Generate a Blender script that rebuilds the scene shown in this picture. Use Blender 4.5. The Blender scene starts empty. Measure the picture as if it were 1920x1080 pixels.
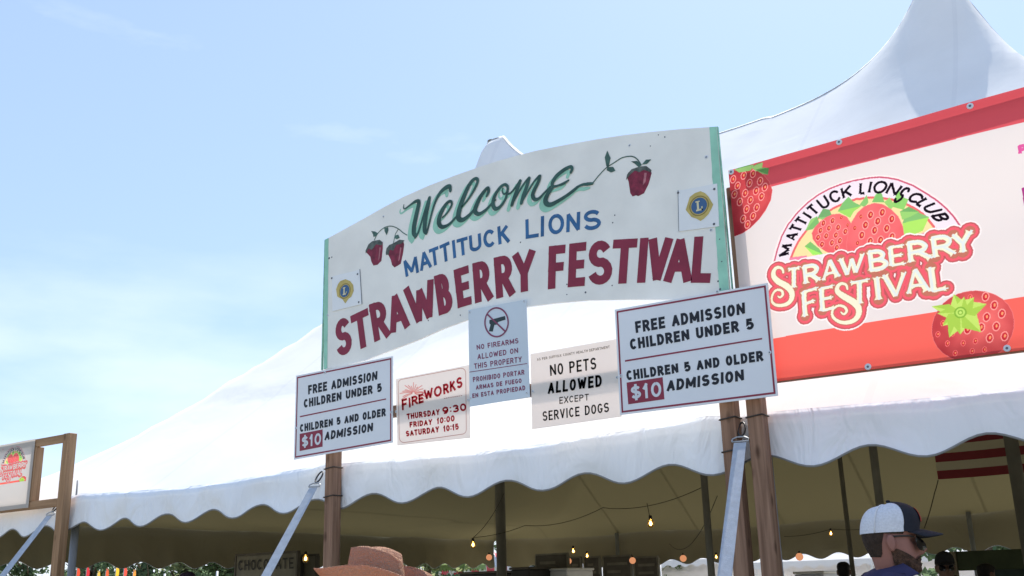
import bpy, bmesh, math, random
import numpy as np
from mathutils import Vector, Matrix, noise

SC = bpy.context.scene
COL = SC.collection
PI = math.pi
rnd = random.Random(7)

# ------------------------------------------------------------------ camera
F_PX, PITCH, ROLL, YAW = 1920.72, 0.2851824, -0.0278111, 0.6027977
CAM = Vector((0.0, 0.0, 1.5))
_fw = Vector((-math.sin(YAW) * math.cos(PITCH), math.cos(YAW) * math.cos(PITCH), math.sin(PITCH)))
_r0 = Vector((math.cos(YAW), math.sin(YAW), 0))
_u0 = _r0.cross(_fw)
_rt = math.cos(ROLL) * _r0 + math.sin(ROLL) * _u0
_up = math.cos(ROLL) * _u0 - math.sin(ROLL) * _r0
cd = bpy.data.cameras.new('camera')
cam = bpy.data.objects.new('camera', cd)
COL.objects.link(cam)
M = Matrix((_rt, _up, -_fw)).transposed().to_4x4()
M.translation = CAM
cam.matrix_world = M
cd.sensor_width = 36
cd.lens = F_PX / 1920 * 36
cd.clip_start = 0.05
cd.clip_end = 3000
SC.camera = cam

# ------------------------------------------------------------------ world, sun, exposure
SUN_EL, SUN_AZ = math.radians(54.5), math.radians(-8)       # azimuth measured from +Y towards +X
W = bpy.data.worlds.new('World')
SC.world = W
W.use_nodes = True
nt = W.node_tree
nt.nodes.clear()
N = nt.nodes.new
out = N('ShaderNodeOutputWorld'); bg = N('ShaderNodeBackground')
sky = N('ShaderNodeTexSky'); sky.sky_type = 'NISHITA'; sky.sun_disc = False
sky.sun_elevation = SUN_EL; sky.sun_rotation = SUN_AZ
sky.air_density = 1.0; sky.dust_density = 0.6; sky.ozone_density = 1.6
tc = N('ShaderNodeTexCoord'); mp = N('ShaderNodeMapping'); mp.inputs['Scale'].default_value = (1.2, 1.2, 4.0)
mp.inputs['Rotation'].default_value = (0.25, 0.1, 0.6); mp.inputs['Location'].default_value = (1.1, 2.4, 0.7)
nz = N('ShaderNodeTexNoise'); nz.inputs['Scale'].default_value = 1.3; nz.inputs['Detail'].default_value = 7; nz.inputs['Roughness'].default_value = 0.55
cr = N('ShaderNodeValToRGB')
cr.color_ramp.elements[0].position = 0.52; cr.color_ramp.elements[0].color = (0.08, 0.08, 0.08, 1)
cr.color_ramp.elements[1].position = 0.85; cr.color_ramp.elements[1].color = (0.95, 0.95, 0.95, 1)
mixc = N('ShaderNodeMix'); mixc.data_type = 'RGBA'
mixc.inputs['B'].default_value = (7.6, 8.0, 9.6, 1)
veil = N('ShaderNodeMix'); veil.data_type = 'RGBA'; veil.inputs['Factor'].default_value = 0.42
veil.inputs['B'].default_value = (3.0, 4.5, 7.0, 1)
L = nt.links.new
L(tc.outputs['Generated'], mp.inputs['Vector']); L(mp.outputs[0], nz.inputs['Vector']); L(nz.outputs[0], cr.inputs[0])
d0 = (_fw * F_PX + _rt * (60 - 960) + _up * (540 - 690)).normalized()
sb = N('ShaderNodeVectorMath'); sb.operation = 'SUBTRACT'; sb.inputs[1].default_value = d0
ms = N('ShaderNodeVectorMath'); ms.operation = 'MULTIPLY'; ms.inputs[1].default_value = (1.0, 1.0, 3.2)
ln = N('ShaderNodeVectorMath'); ln.operation = 'LENGTH'
mr = N('ShaderNodeMapRange'); mr.interpolation_type = 'SMOOTHSTEP'; mr.inputs['From Min'].default_value = .62; mr.inputs['From Max'].default_value = .05; mr.inputs['To Max'].default_value = .62
nz2 = N('ShaderNodeTexNoise'); nz2.inputs['Scale'].default_value = 2.6; nz2.inputs['Detail'].default_value = 6
mr2 = N('ShaderNodeMapRange'); mr2.inputs['From Min'].default_value = .30; mr2.inputs['From Max'].default_value = .72
mlt = N('ShaderNodeMath'); mlt.operation = 'MULTIPLY'; mx2 = N('ShaderNodeMath'); mx2.operation = 'MAXIMUM'
L(tc.outputs['Generated'], sb.inputs[0]); L(sb.outputs[0], ms.inputs[0]); L(ms.outputs[0], ln.inputs[0]); L(ln.outputs['Value'], mr.inputs['Value'])
L(mp.outputs[0], nz2.inputs['Vector']); L(nz2.outputs[0], mr2.inputs['Value']); L(mr.outputs[0], mlt.inputs[0]); L(mr2.outputs[0], mlt.inputs[1])
L(mlt.outputs[0], mx2.inputs[0]); L(cr.outputs[0], mx2.inputs[1])
L(sky.outputs[0], veil.inputs['A']); L(veil.outputs['Result'], mixc.inputs['A'])
L(mx2.outputs[0], mixc.inputs['Factor'])
L(mixc.outputs['Result'], bg.inputs[0]); L(bg.outputs[0], out.inputs[0])
bg.inputs[1].default_value = 0.12

sd = bpy.data.lights.new('sun', 'SUN'); sd.energy = 4.9; sd.angle = math.radians(0.55); sd.color = (1.0, 0.94, 0.84)
so = bpy.data.objects.new('sun', sd); COL.objects.link(so)
sdir = Vector((math.sin(SUN_AZ) * math.cos(SUN_EL), math.cos(SUN_AZ) * math.cos(SUN_EL), math.sin(SUN_EL)))
so.rotation_euler = sdir.to_track_quat('Z', 'Y').to_euler()
so.location = (10, 30, 40)
SC.view_settings.view_transform = 'Standard'
SC.view_settings.look = 'None'
SC.view_settings.gamma = 1
SC.view_settings.use_curve_mapping = False
SC.view_settings.exposure = 0.55
SC.render.engine = 'CYCLES'
SC.cycles.max_bounces = 10
SC.cycles.transparent_max_bounces = 16

# ------------------------------------------------------------------ helpers: picture ray -> point on a plane of the place
def ray(px, py):
    return _fw * F_PX + _rt * (px - 960) + _up * (540 - py)
def at(px, py, Y):
    d = ray(px, py)
    return CAM + d * (Y / d.y)
def at_depth(px, py, dep):
    return CAM + ray(px, py) * (dep / F_PX)
SY = 5.3                                                   # the plane in which the signs stand
def S(px, py):
    p = at(px, py, SY)
    return (p.x, p.z)

def tag(o, label=None, cat=None, group=None, kind=None):
    if label: o['label'] = label
    if cat: o['category'] = cat
    if group: o['group'] = group
    if kind: o['kind'] = kind
    return o
def thing(name, label, cat, loc=(0, 0, 0), rz=0, group=None):
    o = bpy.data.objects.new(name, None); COL.objects.link(o)
    o.location = loc; o.rotation_euler = (0, 0, rz); o.empty_display_size = 0.1
    return tag(o, label, cat, group)
def link(name, me, parent=None, world=True):
    """link a mesh; vertices are in world space unless world is False; parent keeps it in place"""
    o = bpy.data.objects.new(name, me); COL.objects.link(o)
    if parent is not None:
        o.parent = parent
        if world:
            pm = Matrix.LocRotScale(parent.location, parent.rotation_euler, parent.scale)
            if parent.parent is not None:
                q = parent.parent
                pm = Matrix.LocRotScale(q.location, q.rotation_euler, q.scale) @ parent.matrix_parent_inverse @ pm
            o.matrix_parent_inverse = pm.inverted()
    return o
def mesh(name, vs, fs, mat, smooth=False):
    me = bpy.data.meshes.new(name)
    me.from_pydata([tuple(v) for v in vs], [], [tuple(f) for f in fs])
    me.materials.append(mat)
    if smooth: me.polygons.foreach_set('use_smooth', [True] * len(me.polygons))
    me.update()
    return me
def part(name, vs, fs, mat, parent=None, smooth=False, world=True, label=None):
    o = link(name, mesh(name, vs, fs, mat, smooth), parent, world)
    if label: o['label'] = label
    return o
class MB:
    def __init__(s): s.v = []; s.f = []
    def add(s, vs, fs):
        b = len(s.v); s.v += [tuple(v) for v in vs]; s.f += [tuple(i + b for i in f) for f in fs]
    def box(s, c0, c1, bev=0.0):
        x0, y0, z0 = c0; x1, y1, z1 = c1
        s.hexa([(x0, y0, z0), (x1, y0, z0), (x1, y1, z0), (x0, y1, z0), (x0, y0, z1), (x1, y0, z1), (x1, y1, z1), (x0, y1, z1)], bev)
    def hexa(s, p, bev=0.0):
        F = [(0, 3, 2, 1), (4, 5, 6, 7), (0, 1, 5, 4), (1, 2, 6, 5), (2, 3, 7, 6), (3, 0, 4, 7)]
        if bev <= 0: s.add(p, F); return
        bm = bmesh.new(); vv = [bm.verts.new(q) for q in p]
        for f in F: bm.faces.new([vv[i] for i in f])
        bmesh.ops.bevel(bm, geom=bm.edges[:], offset=bev, segments=1, affect='EDGES')
        bm.verts.index_update()
        s.add([v.co[:] for v in bm.verts], [[v.index for v in f.verts] for f in bm.faces]); bm.free()
    def tube(s, pts, r, n=10, caps=True):
        pts = [Vector(p) for p in pts]; rs = r if isinstance(r, (list, tuple)) else [r] * len(pts)
        rings = []; prev = None
        for i, p in enumerate(pts):
            t = (pts[min(i + 1, len(pts) - 1)] - pts[max(i - 1, 0)]).normalized()
            a = prev if prev is not None else (Vector((0, 0, 1)) if abs(t.z) < .9 else Vector((1, 0, 0)))
            u = (a - t * a.dot(t)).normalized(); w = t.cross(u); prev = u
            rings.append([p + (u * math.cos(k * 2 * PI / n) + w * math.sin(k * 2 * PI / n)) * rs[i] for k in range(n)])
        vs = [q for g in rings for q in g]; fs = []
        for i in range(len(pts) - 1):
            for k in range(n):
                k2 = (k + 1) % n; fs.append((i * n + k, i * n + k2, (i + 1) * n + k2, (i + 1) * n + k))
        if caps: fs.append(tuple(range(n))[::-1]); fs.append(tuple((len(pts) - 1) * n + k for k in range(n)))
        s.add(vs, fs)
    def lathe(s, c, prof, n=20, axis='Z'):
        vs = []; fs = []
        for r, z in prof:
            for k in range(n):
                a = 2 * PI * k / n
                q = (r * math.cos(a), r * math.sin(a), z)
                if axis == 'Y': q = (q[0], -q[2], q[1])
                vs.append((c[0] + q[0], c[1] + q[1], c[2] + q[2]))
        for i in range(len(prof) - 1):
            for k in range(n):
                k2 = (k + 1) % n; fs.append((i * n + k, i * n + k2, (i + 1) * n + k2, (i + 1) * n + k))
        s.add(vs, fs)
    def out(s, name, mat, parent=None, smooth=False, world=True, label=None):
        return part(name, s.v, s.f, mat, parent, smooth, world, label)

# ------------------------------------------------------------------ materials
def new_mat(name):
    m = bpy.data.materials.new(name); m.use_nodes = True
    return m, m.node_tree, m.node_tree.nodes['Principled BSDF']
def simple(name, col, rough=0.6, var=0.12, scale=6.0, metal=0.0, bump=0.0, bscale=40.0, spec=0.3):
    m, t, b = new_mat(name)
    tcn = t.nodes.new('ShaderNodeTexCoord'); n = t.nodes.new('ShaderNodeTexNoise')
    n.inputs['Scale'].default_value = scale; n.inputs['Detail'].default_value = 5
    t.links.new(tcn.outputs['Object'], n.inputs['Vector'])
    r = t.nodes.new('ShaderNodeValToRGB')
    r.color_ramp.elements[0].position = 0.3; r.color_ramp.elements[1].position = 0.7
    r.color_ramp.elements[0].color = tuple(max(0, c * (1 - var)) for c in col) + (1,)
    r.color_ramp.elements[1].color = tuple(min(1, c * (1 + var)) for c in col) + (1,)
    t.links.new(n.outputs[0], r.inputs[0]); t.links.new(r.outputs[0], b.inputs['Base Color'])
    b.inputs['Roughness'].default_value = rough; b.inputs['Metallic'].default_value = metal
    b.inputs['Specular IOR Level'].default_value = spec
    if bump:
        n2 = t.nodes.new('ShaderNodeTexNoise'); n2.inputs['Scale'].default_value = bscale; n2.inputs['Detail'].default_value = 4
        t.links.new(tcn.outputs['Object'], n2.inputs['Vector'])
        bp = t.nodes.new('ShaderNodeBump'); bp.inputs['Strength'].default_value = bump; bp.inputs['Distance'].default_value = 0.01
        t.links.new(n2.outputs[0], bp.inputs['Height']); t.links.new(bp.outputs[0], b.inputs['Normal'])
    return m
def wood_mat(name, c0, c1, axis='Z'):
    m, t, b = new_mat(name)
    tcn = t.nodes.new('ShaderNodeTexCoord'); mp = t.nodes.new('ShaderNodeMapping')
    sc = {'Z': (38, 38, 1.6), 'X': (1.6, 38, 38)}[axis]; mp.inputs['Scale'].default_value = sc
    n = t.nodes.new('ShaderNodeTexNoise'); n.inputs['Scale'].default_value = 1.0; n.inputs['Detail'].default_value = 6; n.inputs['Distortion'].default_value = 0.6
    t.links.new(tcn.outputs['Object'], mp.inputs['Vector']); t.links.new(mp.outputs[0], n.inputs['Vector'])
    r = t.nodes.new('ShaderNodeValToRGB'); r.color_ramp.elements[0].position = .3; r.color_ramp.elements[1].position = .72
    r.color_ramp.elements[0].color = c0 + (1,); r.color_ramp.elements[1].color = c1 + (1,)
    t.links.new(n.outputs[0], r.inputs[0])
    kn = t.nodes.new('ShaderNodeTexVoronoi'); kn.inputs['Scale'].default_value = 1.0
    mk = t.nodes.new('ShaderNodeMapping'); mk.inputs['Scale'].default_value = {'Z': (9, 9, 4.2), 'X': (4.2, 9, 9)}[axis]
    t.links.new(tcn.outputs['Object'], mk.inputs['Vector']); t.links.new(mk.outputs[0], kn.inputs['Vector'])
    kr = t.nodes.new('ShaderNodeValToRGB'); kr.color_ramp.elements[0].position = .06; kr.color_ramp.elements[0].color = (.32, .28, .26, 1)
    kr.color_ramp.elements[1].position = .20; kr.color_ramp.elements[1].color = (1, 1, 1, 1)
    t.links.new(kn.outputs[0], kr.inputs[0])
    mx = t.nodes.new('ShaderNodeMix'); mx.data_type = 'RGBA'; mx.blend_type = 'MULTIPLY'; mx.inputs['Factor'].default_value = 0.8
    t.links.new(r.outputs[0], mx.inputs['A']); t.links.new(kr.outputs[0], mx.inputs['B'])
    t.links.new(mx.outputs['Result'], b.inputs['Base Color'])
    bp = t.nodes.new('ShaderNodeBump'); bp.inputs['Strength'].default_value = .35; bp.inputs['Distance'].default_value = .004
    t.links.new(n.outputs[0], bp.inputs['Height']); t.links.new(bp.outputs[0], b.inputs['Normal'])
    b.inputs['Roughness'].default_value = .75; b.inputs['Specular IOR Level'].default_value = .2
    return m
def cloth_mat(name, col, trans, tcol, bump=0.3, bscale=5.0, seams=0.0, dirt=0.06, rough_scale=(1, 1, 1), inside=None):
    """opaque fabric that also lets a share of the light through (diffuse + translucent)"""
    m = bpy.data.materials.new(name); m.use_nodes = True; t = m.node_tree; t.nodes.clear()
    o = t.nodes.new('ShaderNodeOutputMaterial'); d = t.nodes.new('ShaderNodeBsdfDiffuse'); tr = t.nodes.new('ShaderNodeBsdfTranslucent')
    mx = t.nodes.new('ShaderNodeMixShader'); mx.inputs[0].default_value = trans
    t.links.new(d.outputs[0], mx.inputs[1]); t.links.new(tr.outputs[0], mx.inputs[2]); t.links.new(mx.outputs[0], o.inputs[0])
    tr.inputs[0].default_value = tcol + (1,)
    tcn = t.nodes.new('ShaderNodeTexCoord'); mp = t.nodes.new('ShaderNodeMapping'); mp.inputs['Scale'].default_value = rough_scale
    t.links.new(tcn.outputs['Object'], mp.inputs['Vector'])
    n = t.nodes.new('ShaderNodeTexNoise'); n.inputs['Scale'].default_value = 1.7; n.inputs['Detail'].default_value = 6
    t.links.new(mp.outputs[0], n.inputs['Vector'])
    r = t.nodes.new('ShaderNodeValToRGB'); r.color_ramp.elements[0].position = .3; r.color_ramp.elements[1].position = .65
    r.color_ramp.elements[0].color = tuple(c * (1 - dirt) for c in col) + (1,); r.color_ramp.elements[1].color = col + (1,)
    t.links.new(n.outputs[0], r.inputs[0]); t.links.new(r.outputs[0], d.inputs[0])
    if inside:                                             # inner face coloured darker: the dim tent interior is put into its colour
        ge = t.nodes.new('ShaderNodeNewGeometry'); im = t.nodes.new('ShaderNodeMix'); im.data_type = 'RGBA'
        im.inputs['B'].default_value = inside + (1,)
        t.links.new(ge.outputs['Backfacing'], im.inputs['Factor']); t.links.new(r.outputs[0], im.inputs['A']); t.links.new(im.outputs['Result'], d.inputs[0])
    n2 = t.nodes.new('ShaderNodeTexNoise'); n2.inputs['Scale'].default_value = bscale; n2.inputs['Detail'].default_value = 3; n2.inputs['Distortion'].default_value = 1.0
    t.links.new(mp.outputs[0], n2.inputs['Vector'])
    bp = t.nodes.new('ShaderNodeBump'); bp.inputs['Strength'].default_value = bump; bp.inputs['Distance'].default_value = .05
    t.links.new(n2.outputs[0], bp.inputs['Height'])
    t.links.new(bp.outputs[0], d.inputs['Normal']); t.links.new(bp.outputs[0], tr.inputs['Normal'])
    if seams:
        sx = t.nodes.new('ShaderNodeSeparateXYZ'); t.links.new(tcn.outputs['Object'], sx.inputs[0])
        a = t.nodes.new('ShaderNodeMath'); a.operation = 'PINGPONG'; a.inputs[1].default_value = seams / 2
        t.links.new(sx.outputs[0], a.inputs[0])
        b = t.nodes.new('ShaderNodeMath'); b.operation = 'LESS_THAN'; b.inputs[1].default_value = 0.022
        t.links.new(a.outputs[0], b.inputs[0])
        ml = t.nodes.new('ShaderNodeMath'); ml.operation = 'MULTIPLY_ADD'; ml.inputs[1].default_value = -trans * .6; ml.inputs[2].default_value = trans
        t.links.new(b.outputs[0], ml.inputs[0]); t.links.new(ml.outputs[0], mx.inputs[0])
        bh = t.nodes.new('ShaderNodeMath'); bh.operation = 'MULTIPLY_ADD'; bh.inputs[1].default_value = .35
        t.links.new(b.outputs[0], bh.inputs[0]); t.links.new(n2.outputs[0], bh.inputs[2]); t.links.new(bh.outputs[0], bp.inputs['Height'])
        dk = t.nodes.new('ShaderNodeMix'); dk.data_type = 'RGBA'; dk.blend_type = 'MULTIPLY'; dk.inputs['B'].default_value = (.955, .955, .96, 1)
        src_ = d.inputs[0].links[0].from_socket
        t.links.new(src_, dk.inputs['A']); t.links.new(b.outputs[0], dk.inputs['Factor']); t.links.new(dk.outputs['Result'], d.inputs[0])
    return m
def film(name, col):
    """printed ink on a see-through sheet: a tinted film"""
    m = bpy.data.materials.new(name); m.use_nodes = True; t = m.node_tree; t.nodes.clear()
    o = t.nodes.new('ShaderNodeOutputMaterial'); a = t.nodes.new('ShaderNodeBsdfTransparent'); a.inputs[0].default_value = col + (1,)
    t.links.new(a.outputs[0], o.inputs[0])
    return m
def emit(name, col, s):
    m = bpy.data.materials.new(name); m.use_nodes = True; t = m.node_tree; t.nodes.clear()
    o = t.nodes.new('ShaderNodeOutputMaterial'); e = t.nodes.new('ShaderNodeEmission')
    e.inputs[0].default_value = col + (1,); e.inputs[1].default_value = s
    t.links.new(e.outputs[0], o.inputs[0]); return m

m_wood = wood_mat('post_wood', (.17, .095, .062), (.36, .22, .15))
m_woodx = wood_mat('rail_wood', (.17, .095, .062), (.36, .22, .15), 'X')
m_woodn = wood_mat('new_wood', (.24, .14, .075), (.42, .26, .15))
m_woodnx = wood_mat('new_wood_rail', (.24, .14, .075), (.42, .26, .15), 'X')
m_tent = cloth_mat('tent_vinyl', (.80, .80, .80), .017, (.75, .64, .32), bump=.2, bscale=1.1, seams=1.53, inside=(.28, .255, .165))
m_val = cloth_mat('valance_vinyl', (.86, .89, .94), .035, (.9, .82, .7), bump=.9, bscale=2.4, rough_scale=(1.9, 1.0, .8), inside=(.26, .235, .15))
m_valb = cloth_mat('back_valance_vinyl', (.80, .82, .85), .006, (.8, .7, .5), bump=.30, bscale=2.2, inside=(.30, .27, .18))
m_hem = simple('hem_thread', (.25, .26, .27))
m_board = simple('painted_board', (.80, .80, .77), .55, .07, 3.5, bump=.25, bscale=14)
m_mint = simple('mint_paint', (.30, .60, .47), .5, .12, 9)
m_mintd = simple('mint_edge_worn', (.22, .47, .36), .6, .35, 14)
m_dgreen = simple('dark_green_paint', (.035, .095, .08), .45, .3, 12)
m_blue = simple('blue_paint', (.035, .13, .30), .45, .22, 12)
m_maroon = simple('maroon_paint', (.24, .025, .055), .45, .12, 9)
m_berry = simple('berry_paint', (.20, .02, .045), .4, .45, 22)
m_berryl = simple('berry_highlight_paint', (.42, .16, .19), .4, .3, 22)
m_leafp = simple('leaf_paint', (.06, .13, .11), .5, .4, 16)
m_signw = simple('sign_white', (.72, .75, .80), .35, .03, 3)
m_signb = simple('sign_pale_blue', (.58, .66, .74), .35, .03, 3)
m_plaque = simple('plaque_white', (.76, .79, .82), .35, .03, 5)
m_ink = simple('black_ink', (.012, .014, .022), .4, .2)
m_inkpl = simple('plum_ink', (.22, .05, .11), .4, .1)
m_inkred = simple('maroon_ink', (.25, .03, .06), .4, .08)
m_gold = simple('emblem_gold', (.50, .40, .13), .45, .15, 20)
m_eblue = simple('emblem_blue', (.05, .12, .26), .45, .1)
m_screw = simple('screw_steel', (.12, .13, .15), .35, .2, 60, metal=.6)
m_washer = simple('washer_white', (.62, .66, .72), .35, .05)
m_sheet = cloth_mat('corrugated_sheet', (.88, .84, .80), .33, (1.0, .92, .88), bump=.05, bscale=3, dirt=.03)
m_strap = simple('webbing_blue_grey', (.40, .44, .50), .75, .10, 30, bump=.3, bscale=240)
m_steel = simple('galvanised_steel', (.38, .40, .43), .45, .12, 14, metal=.7)
m_pole = simple('pole_grey', (.30, .32, .35), .55, .12, 5)
m_poled = simple('pole_brown', (.16, .15, .12), .7, .15, 5)
m_rope = simple('tie_rope', (.06, .05, .045), .9, .2)
m_wire = simple('black_wire', (.03, .028, .025), .7, .1)
m_grass = simple('grass_ground', (.31, .285, .215), .95, .25, .6, bump=.4, bscale=12)

# ------------------------------------------------------------------ ground and distance
def ground():
    me = mesh('ground', [(-900, -500, 0), (900, -500, 0), (900, 1500, 0), (-900, 1500, 0)], [(0, 1, 2, 3)], m_grass)
    o = link('ground', me); tag(o, 'trampled grass festival field', None, None, 'structure')
ground()
def hill():
    n = 80; vs = []; fs = []
    for i in range(n + 1):
        a = math.radians(-10 + 150 * i / n); r = 210
        x = r * math.cos(a) - 40; y = r * math.sin(a)
        h = 6 + 2.2 * noise.noise((i * .35, 1.3, 0)) + 1.0 * noise.noise((i * 1.3, 4, 0))
        vs += [(x, y, -1), (x, y, h), (x * 1.2, y * 1.2, h * .8)]
    for i in range(n):
        b = i * 3; fs += [(b, b + 3, b + 4, b + 1), (b + 1, b + 4, b + 5, b + 2)]
    o = part('far_woods', vs, fs, simple('far_woods_green', (.05, .085, .035), .95, .5, .12), smooth=True)
    tag(o, 'dark green band of far woods beyond the festival field', None, None, 'structure')
hill()

# ------------------------------------------------------------------ the big pole tent
TX0, TX1, TY0, TY1 = -11.9, 7.3, 5.5, 16.5
EAVE = 2.40
PEAKS = [(-7.82, 11.0, 0.0), (-1.69, 11.0, 0.33)]
def roof_z(x, y):
    ty = max(0.0, min(1.0, min(y - TY0, TY1 - y) / 5.5))
    tl = max(0.0, min(1.0, (x - TX0) / 4.08)); tx = max(0.0, min(1.0, (TX1 - x) / 9.0))
    zy = EAVE + 4.3 * (.88 * ty + .12 * ty * ty); zx = EAVE + 1.35 * tx + 2.95 * tx ** 2.5; zl = EAVE + .6 * tl + 3.7 * tl ** 4.5
    z = min(zy, zx, zl); t = min(tx, ty, tl)
    for px, py, e in PEAKS:
        r = max(.19, math.hypot(x - px, y - py))
        z += ((1.02 + e) * math.exp(-r / .50) + .34 * math.exp(-r / 1.6)) if r < 4 else 0
    # canvas sags a little between the side poles
    sag = .035 * (1 - math.cos((x + 2.4) / 3.06 * 2 * PI)) * (1 - t) ** 3
    return z - sag * .5
def tent():
    root = thing('festival_tent', 'large white peaked pole tent with scalloped valance behind the welcome sign', 'tent', (-1.7, 11, 0))
    xs = list(np.arange(TX0, TX1 + .001, .13)); ys = list(np.arange(TY0, TY1 + .001, .11))
    for px, py, e in PEAKS:
        xs += [px + d for d in (-.32, -.24, -.18, -.12, -.06, 0, .06, .12, .18, .24, .32)]
    ys += [11 + d for d in (-.32, -.24, -.18, -.12, -.06, 0, .06, .12, .18, .24, .32)]
    xs = sorted(set(round(float(v), 3) for v in xs)); ys = sorted(set(round(float(v), 3) for v in ys))
    vs = []; fs = []
    for y in ys:
        for x in xs:
            z = roof_z(x, y)
            z += .018 * noise.noise((x * 1.1, y * 1.1, 0)) * (0 if y < TY0 + .05 else 1)
            vs.append((x, y, z))
    nx = len(xs)
    for j in range(len(ys) - 1):
        for i in range(nx - 1):
            fs.append((j * nx + i, j * nx + i + 1, (j + 1) * nx + i + 1, (j + 1) * nx + i))
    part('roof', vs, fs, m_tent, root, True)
    # reinforcing webbing along the ridge and hips
    wb = MB()
    def web(p, q, n=60, w=.10):
        L_ = []; 
        for k in range(n + 1):
            x = p[0] + (q[0] - p[0]) * k / n; y = p[1] + (q[1] - p[1]) * k / n
            L_.append(Vector((x, y, roof_z(x, y) + .035)))
        d = (Vector(q) - Vector(p)).normalized(); s_ = Vector((-d.y, d.x)) * w / 2
        vs = []; fs = []
        for v in L_:
            for sg in (-1, 1):
                x = v.x + s_.x * sg; y = v.y + s_.y * sg
                vs.append((x, y, roof_z(x, y) + .012))
        for k in range(n): fs.append((2 * k, 2 * k + 1, 2 * k + 3, 2 * k + 2))
        wb.add(vs, fs)
    web((-7.82, 11), (-1.69, 11)); web((-1.69, 11), (TX1 - .1, 11)); web((TX0, TY0), (-7.82, 11)); web((TX0, TY1), (-7.82, 11))
    wb.out('ridge_webbing', simple('webbing_grey', (.74, .75, .73), .8), root, True)
    # valances: wavy scalloped strips hanging from the eave
    PIT = .577
    def valance(p0, p1, y_out, drop, phase, amp, name='valance', vm=None):
        Lx = math.hypot(p1[0] - p0[0], p1[1] - p0[1]); n = int(Lx / PIT * 14)
        ux, uy = (p1[0] - p0[0]) / Lx, (p1[1] - p0[1]) / Lx; ox, oy = uy, -ux
        rows = [0, .04, .12, .3, .5, .7, .86, .955, 1.0]; vs = []; fs = []
        for i in range(n + 1):
            s_ = Lx * i / n; x = p0[0] + ux * s_; y = p0[1] + uy * s_
            c = math.cos(2 * PI * (s_ - phase) / PIT)
            low = drop + amp * (c if c > 0 else c * 1.0) - amp
            lace = .018 * math.exp(-((((s_ - phase) / 3.06 + .5) % 1 - .5) * 3.06 / .1) ** 2)
            top = roof_z(min(max(x, TX0), TX1), min(max(y, TY0), TY1)) + .012 + lace
            for k, t in enumerate(rows):
                z = top + (EAVE - low - top) * t
                w = (.028 * noise.noise((s_ * 1.7, t * 1.2, 3.1)) + .016 * noise.noise((s_ * 6.0, t * 2.5, 9.1))) * t ** .6 + .012 * c * t
                o_ = y_out + .02 * (1 - math.cos(min(t, .12) / .12 * PI)) + w
                vs.append((x + ox * o_, y + oy * o_, z))
        m = len(rows)
        for i in range(n):
            for k in range(m - 1):
                fs.append((i * m + k, i * m + k + 1, (i + 1) * m + k + 1, (i + 1) * m + k))
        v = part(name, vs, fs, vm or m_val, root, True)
        hv = []; hf = []
        for i in range(n + 1):
            a = Vector(vs[i * m + m - 1]); oo = Vector((ox, oy, 0)) * .004
            hv += [a + oo + Vector((0, 0, .007)), a + oo - Vector((0, 0, .004)), a - oo - Vector((0, 0, .004))]
        for i in range(n): hf += [(3 * i, 3 * i + 1, 3 * i + 4, 3 * i + 3), (3 * i + 1, 3 * i + 2, 3 * i + 5, 3 * i + 4)]
        link('hem', mesh('hem', hv, hf, m_hem, True), v)
    valance((TX0, TY0), (TX1, TY0), .0, .32, (-2.40 - TX0) % PIT, .043)
    valance((TX1, TY1), (TX0, TY1), .0, .58, .2, .045, 'valance', m_valb)
    valance((TX0, TY1), (TX0, TY0), .0, .52, .1, .043, 'valance', m_valb)
    valance((TX1, TY0), (TX1, TY1), .0, .32, .1, .043)
    for px, py, e in PEAKS:
        mb = MB(); mb.tube([(px - .03, py, 0), (px - .03, py, roof_z(px, py) - .03)], .065, 12); mb.out('center_pole', m_poled, root, True)
    for x in (-8.72, -5.45, -2.19 + .06, 1.0, 4.1, 7.2):
        mb = MB(); mb.tube([(x, TY0 + .06, 0), (x, TY0 + .06, EAVE + .02)], .035, 10)
        mb.tube([(x, TY0 + .04, EAVE + .0), (x, TY0 + .04, EAVE + .16)], .008, 6); mb.out('side_pole', m_pole, root, True)
    for x in (-11.8, -9.2, -6.4, -3.3, -.4, 2.8, 6, 9):
        mb = MB(); mb.tube([(x, TY1 - .06, 0), (x, TY1 - .06, EAVE)], .035, 8); mb.out('side_pole', m_pole, root, True)
    for (x, y) in ((-3.71, 8.2), (-2.27 + .0, 8.2), (-9.9, 13.9), (-4.3, 13.9), (.9, 13.9), (1.6, 8.2)):
        mb = MB(); mb.tube([(x, y, 0), (x, y, roof_z(x, y) - .02)], .032, 8); mb.out('quarter_pole', m_poled, root, True)
tent()

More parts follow.
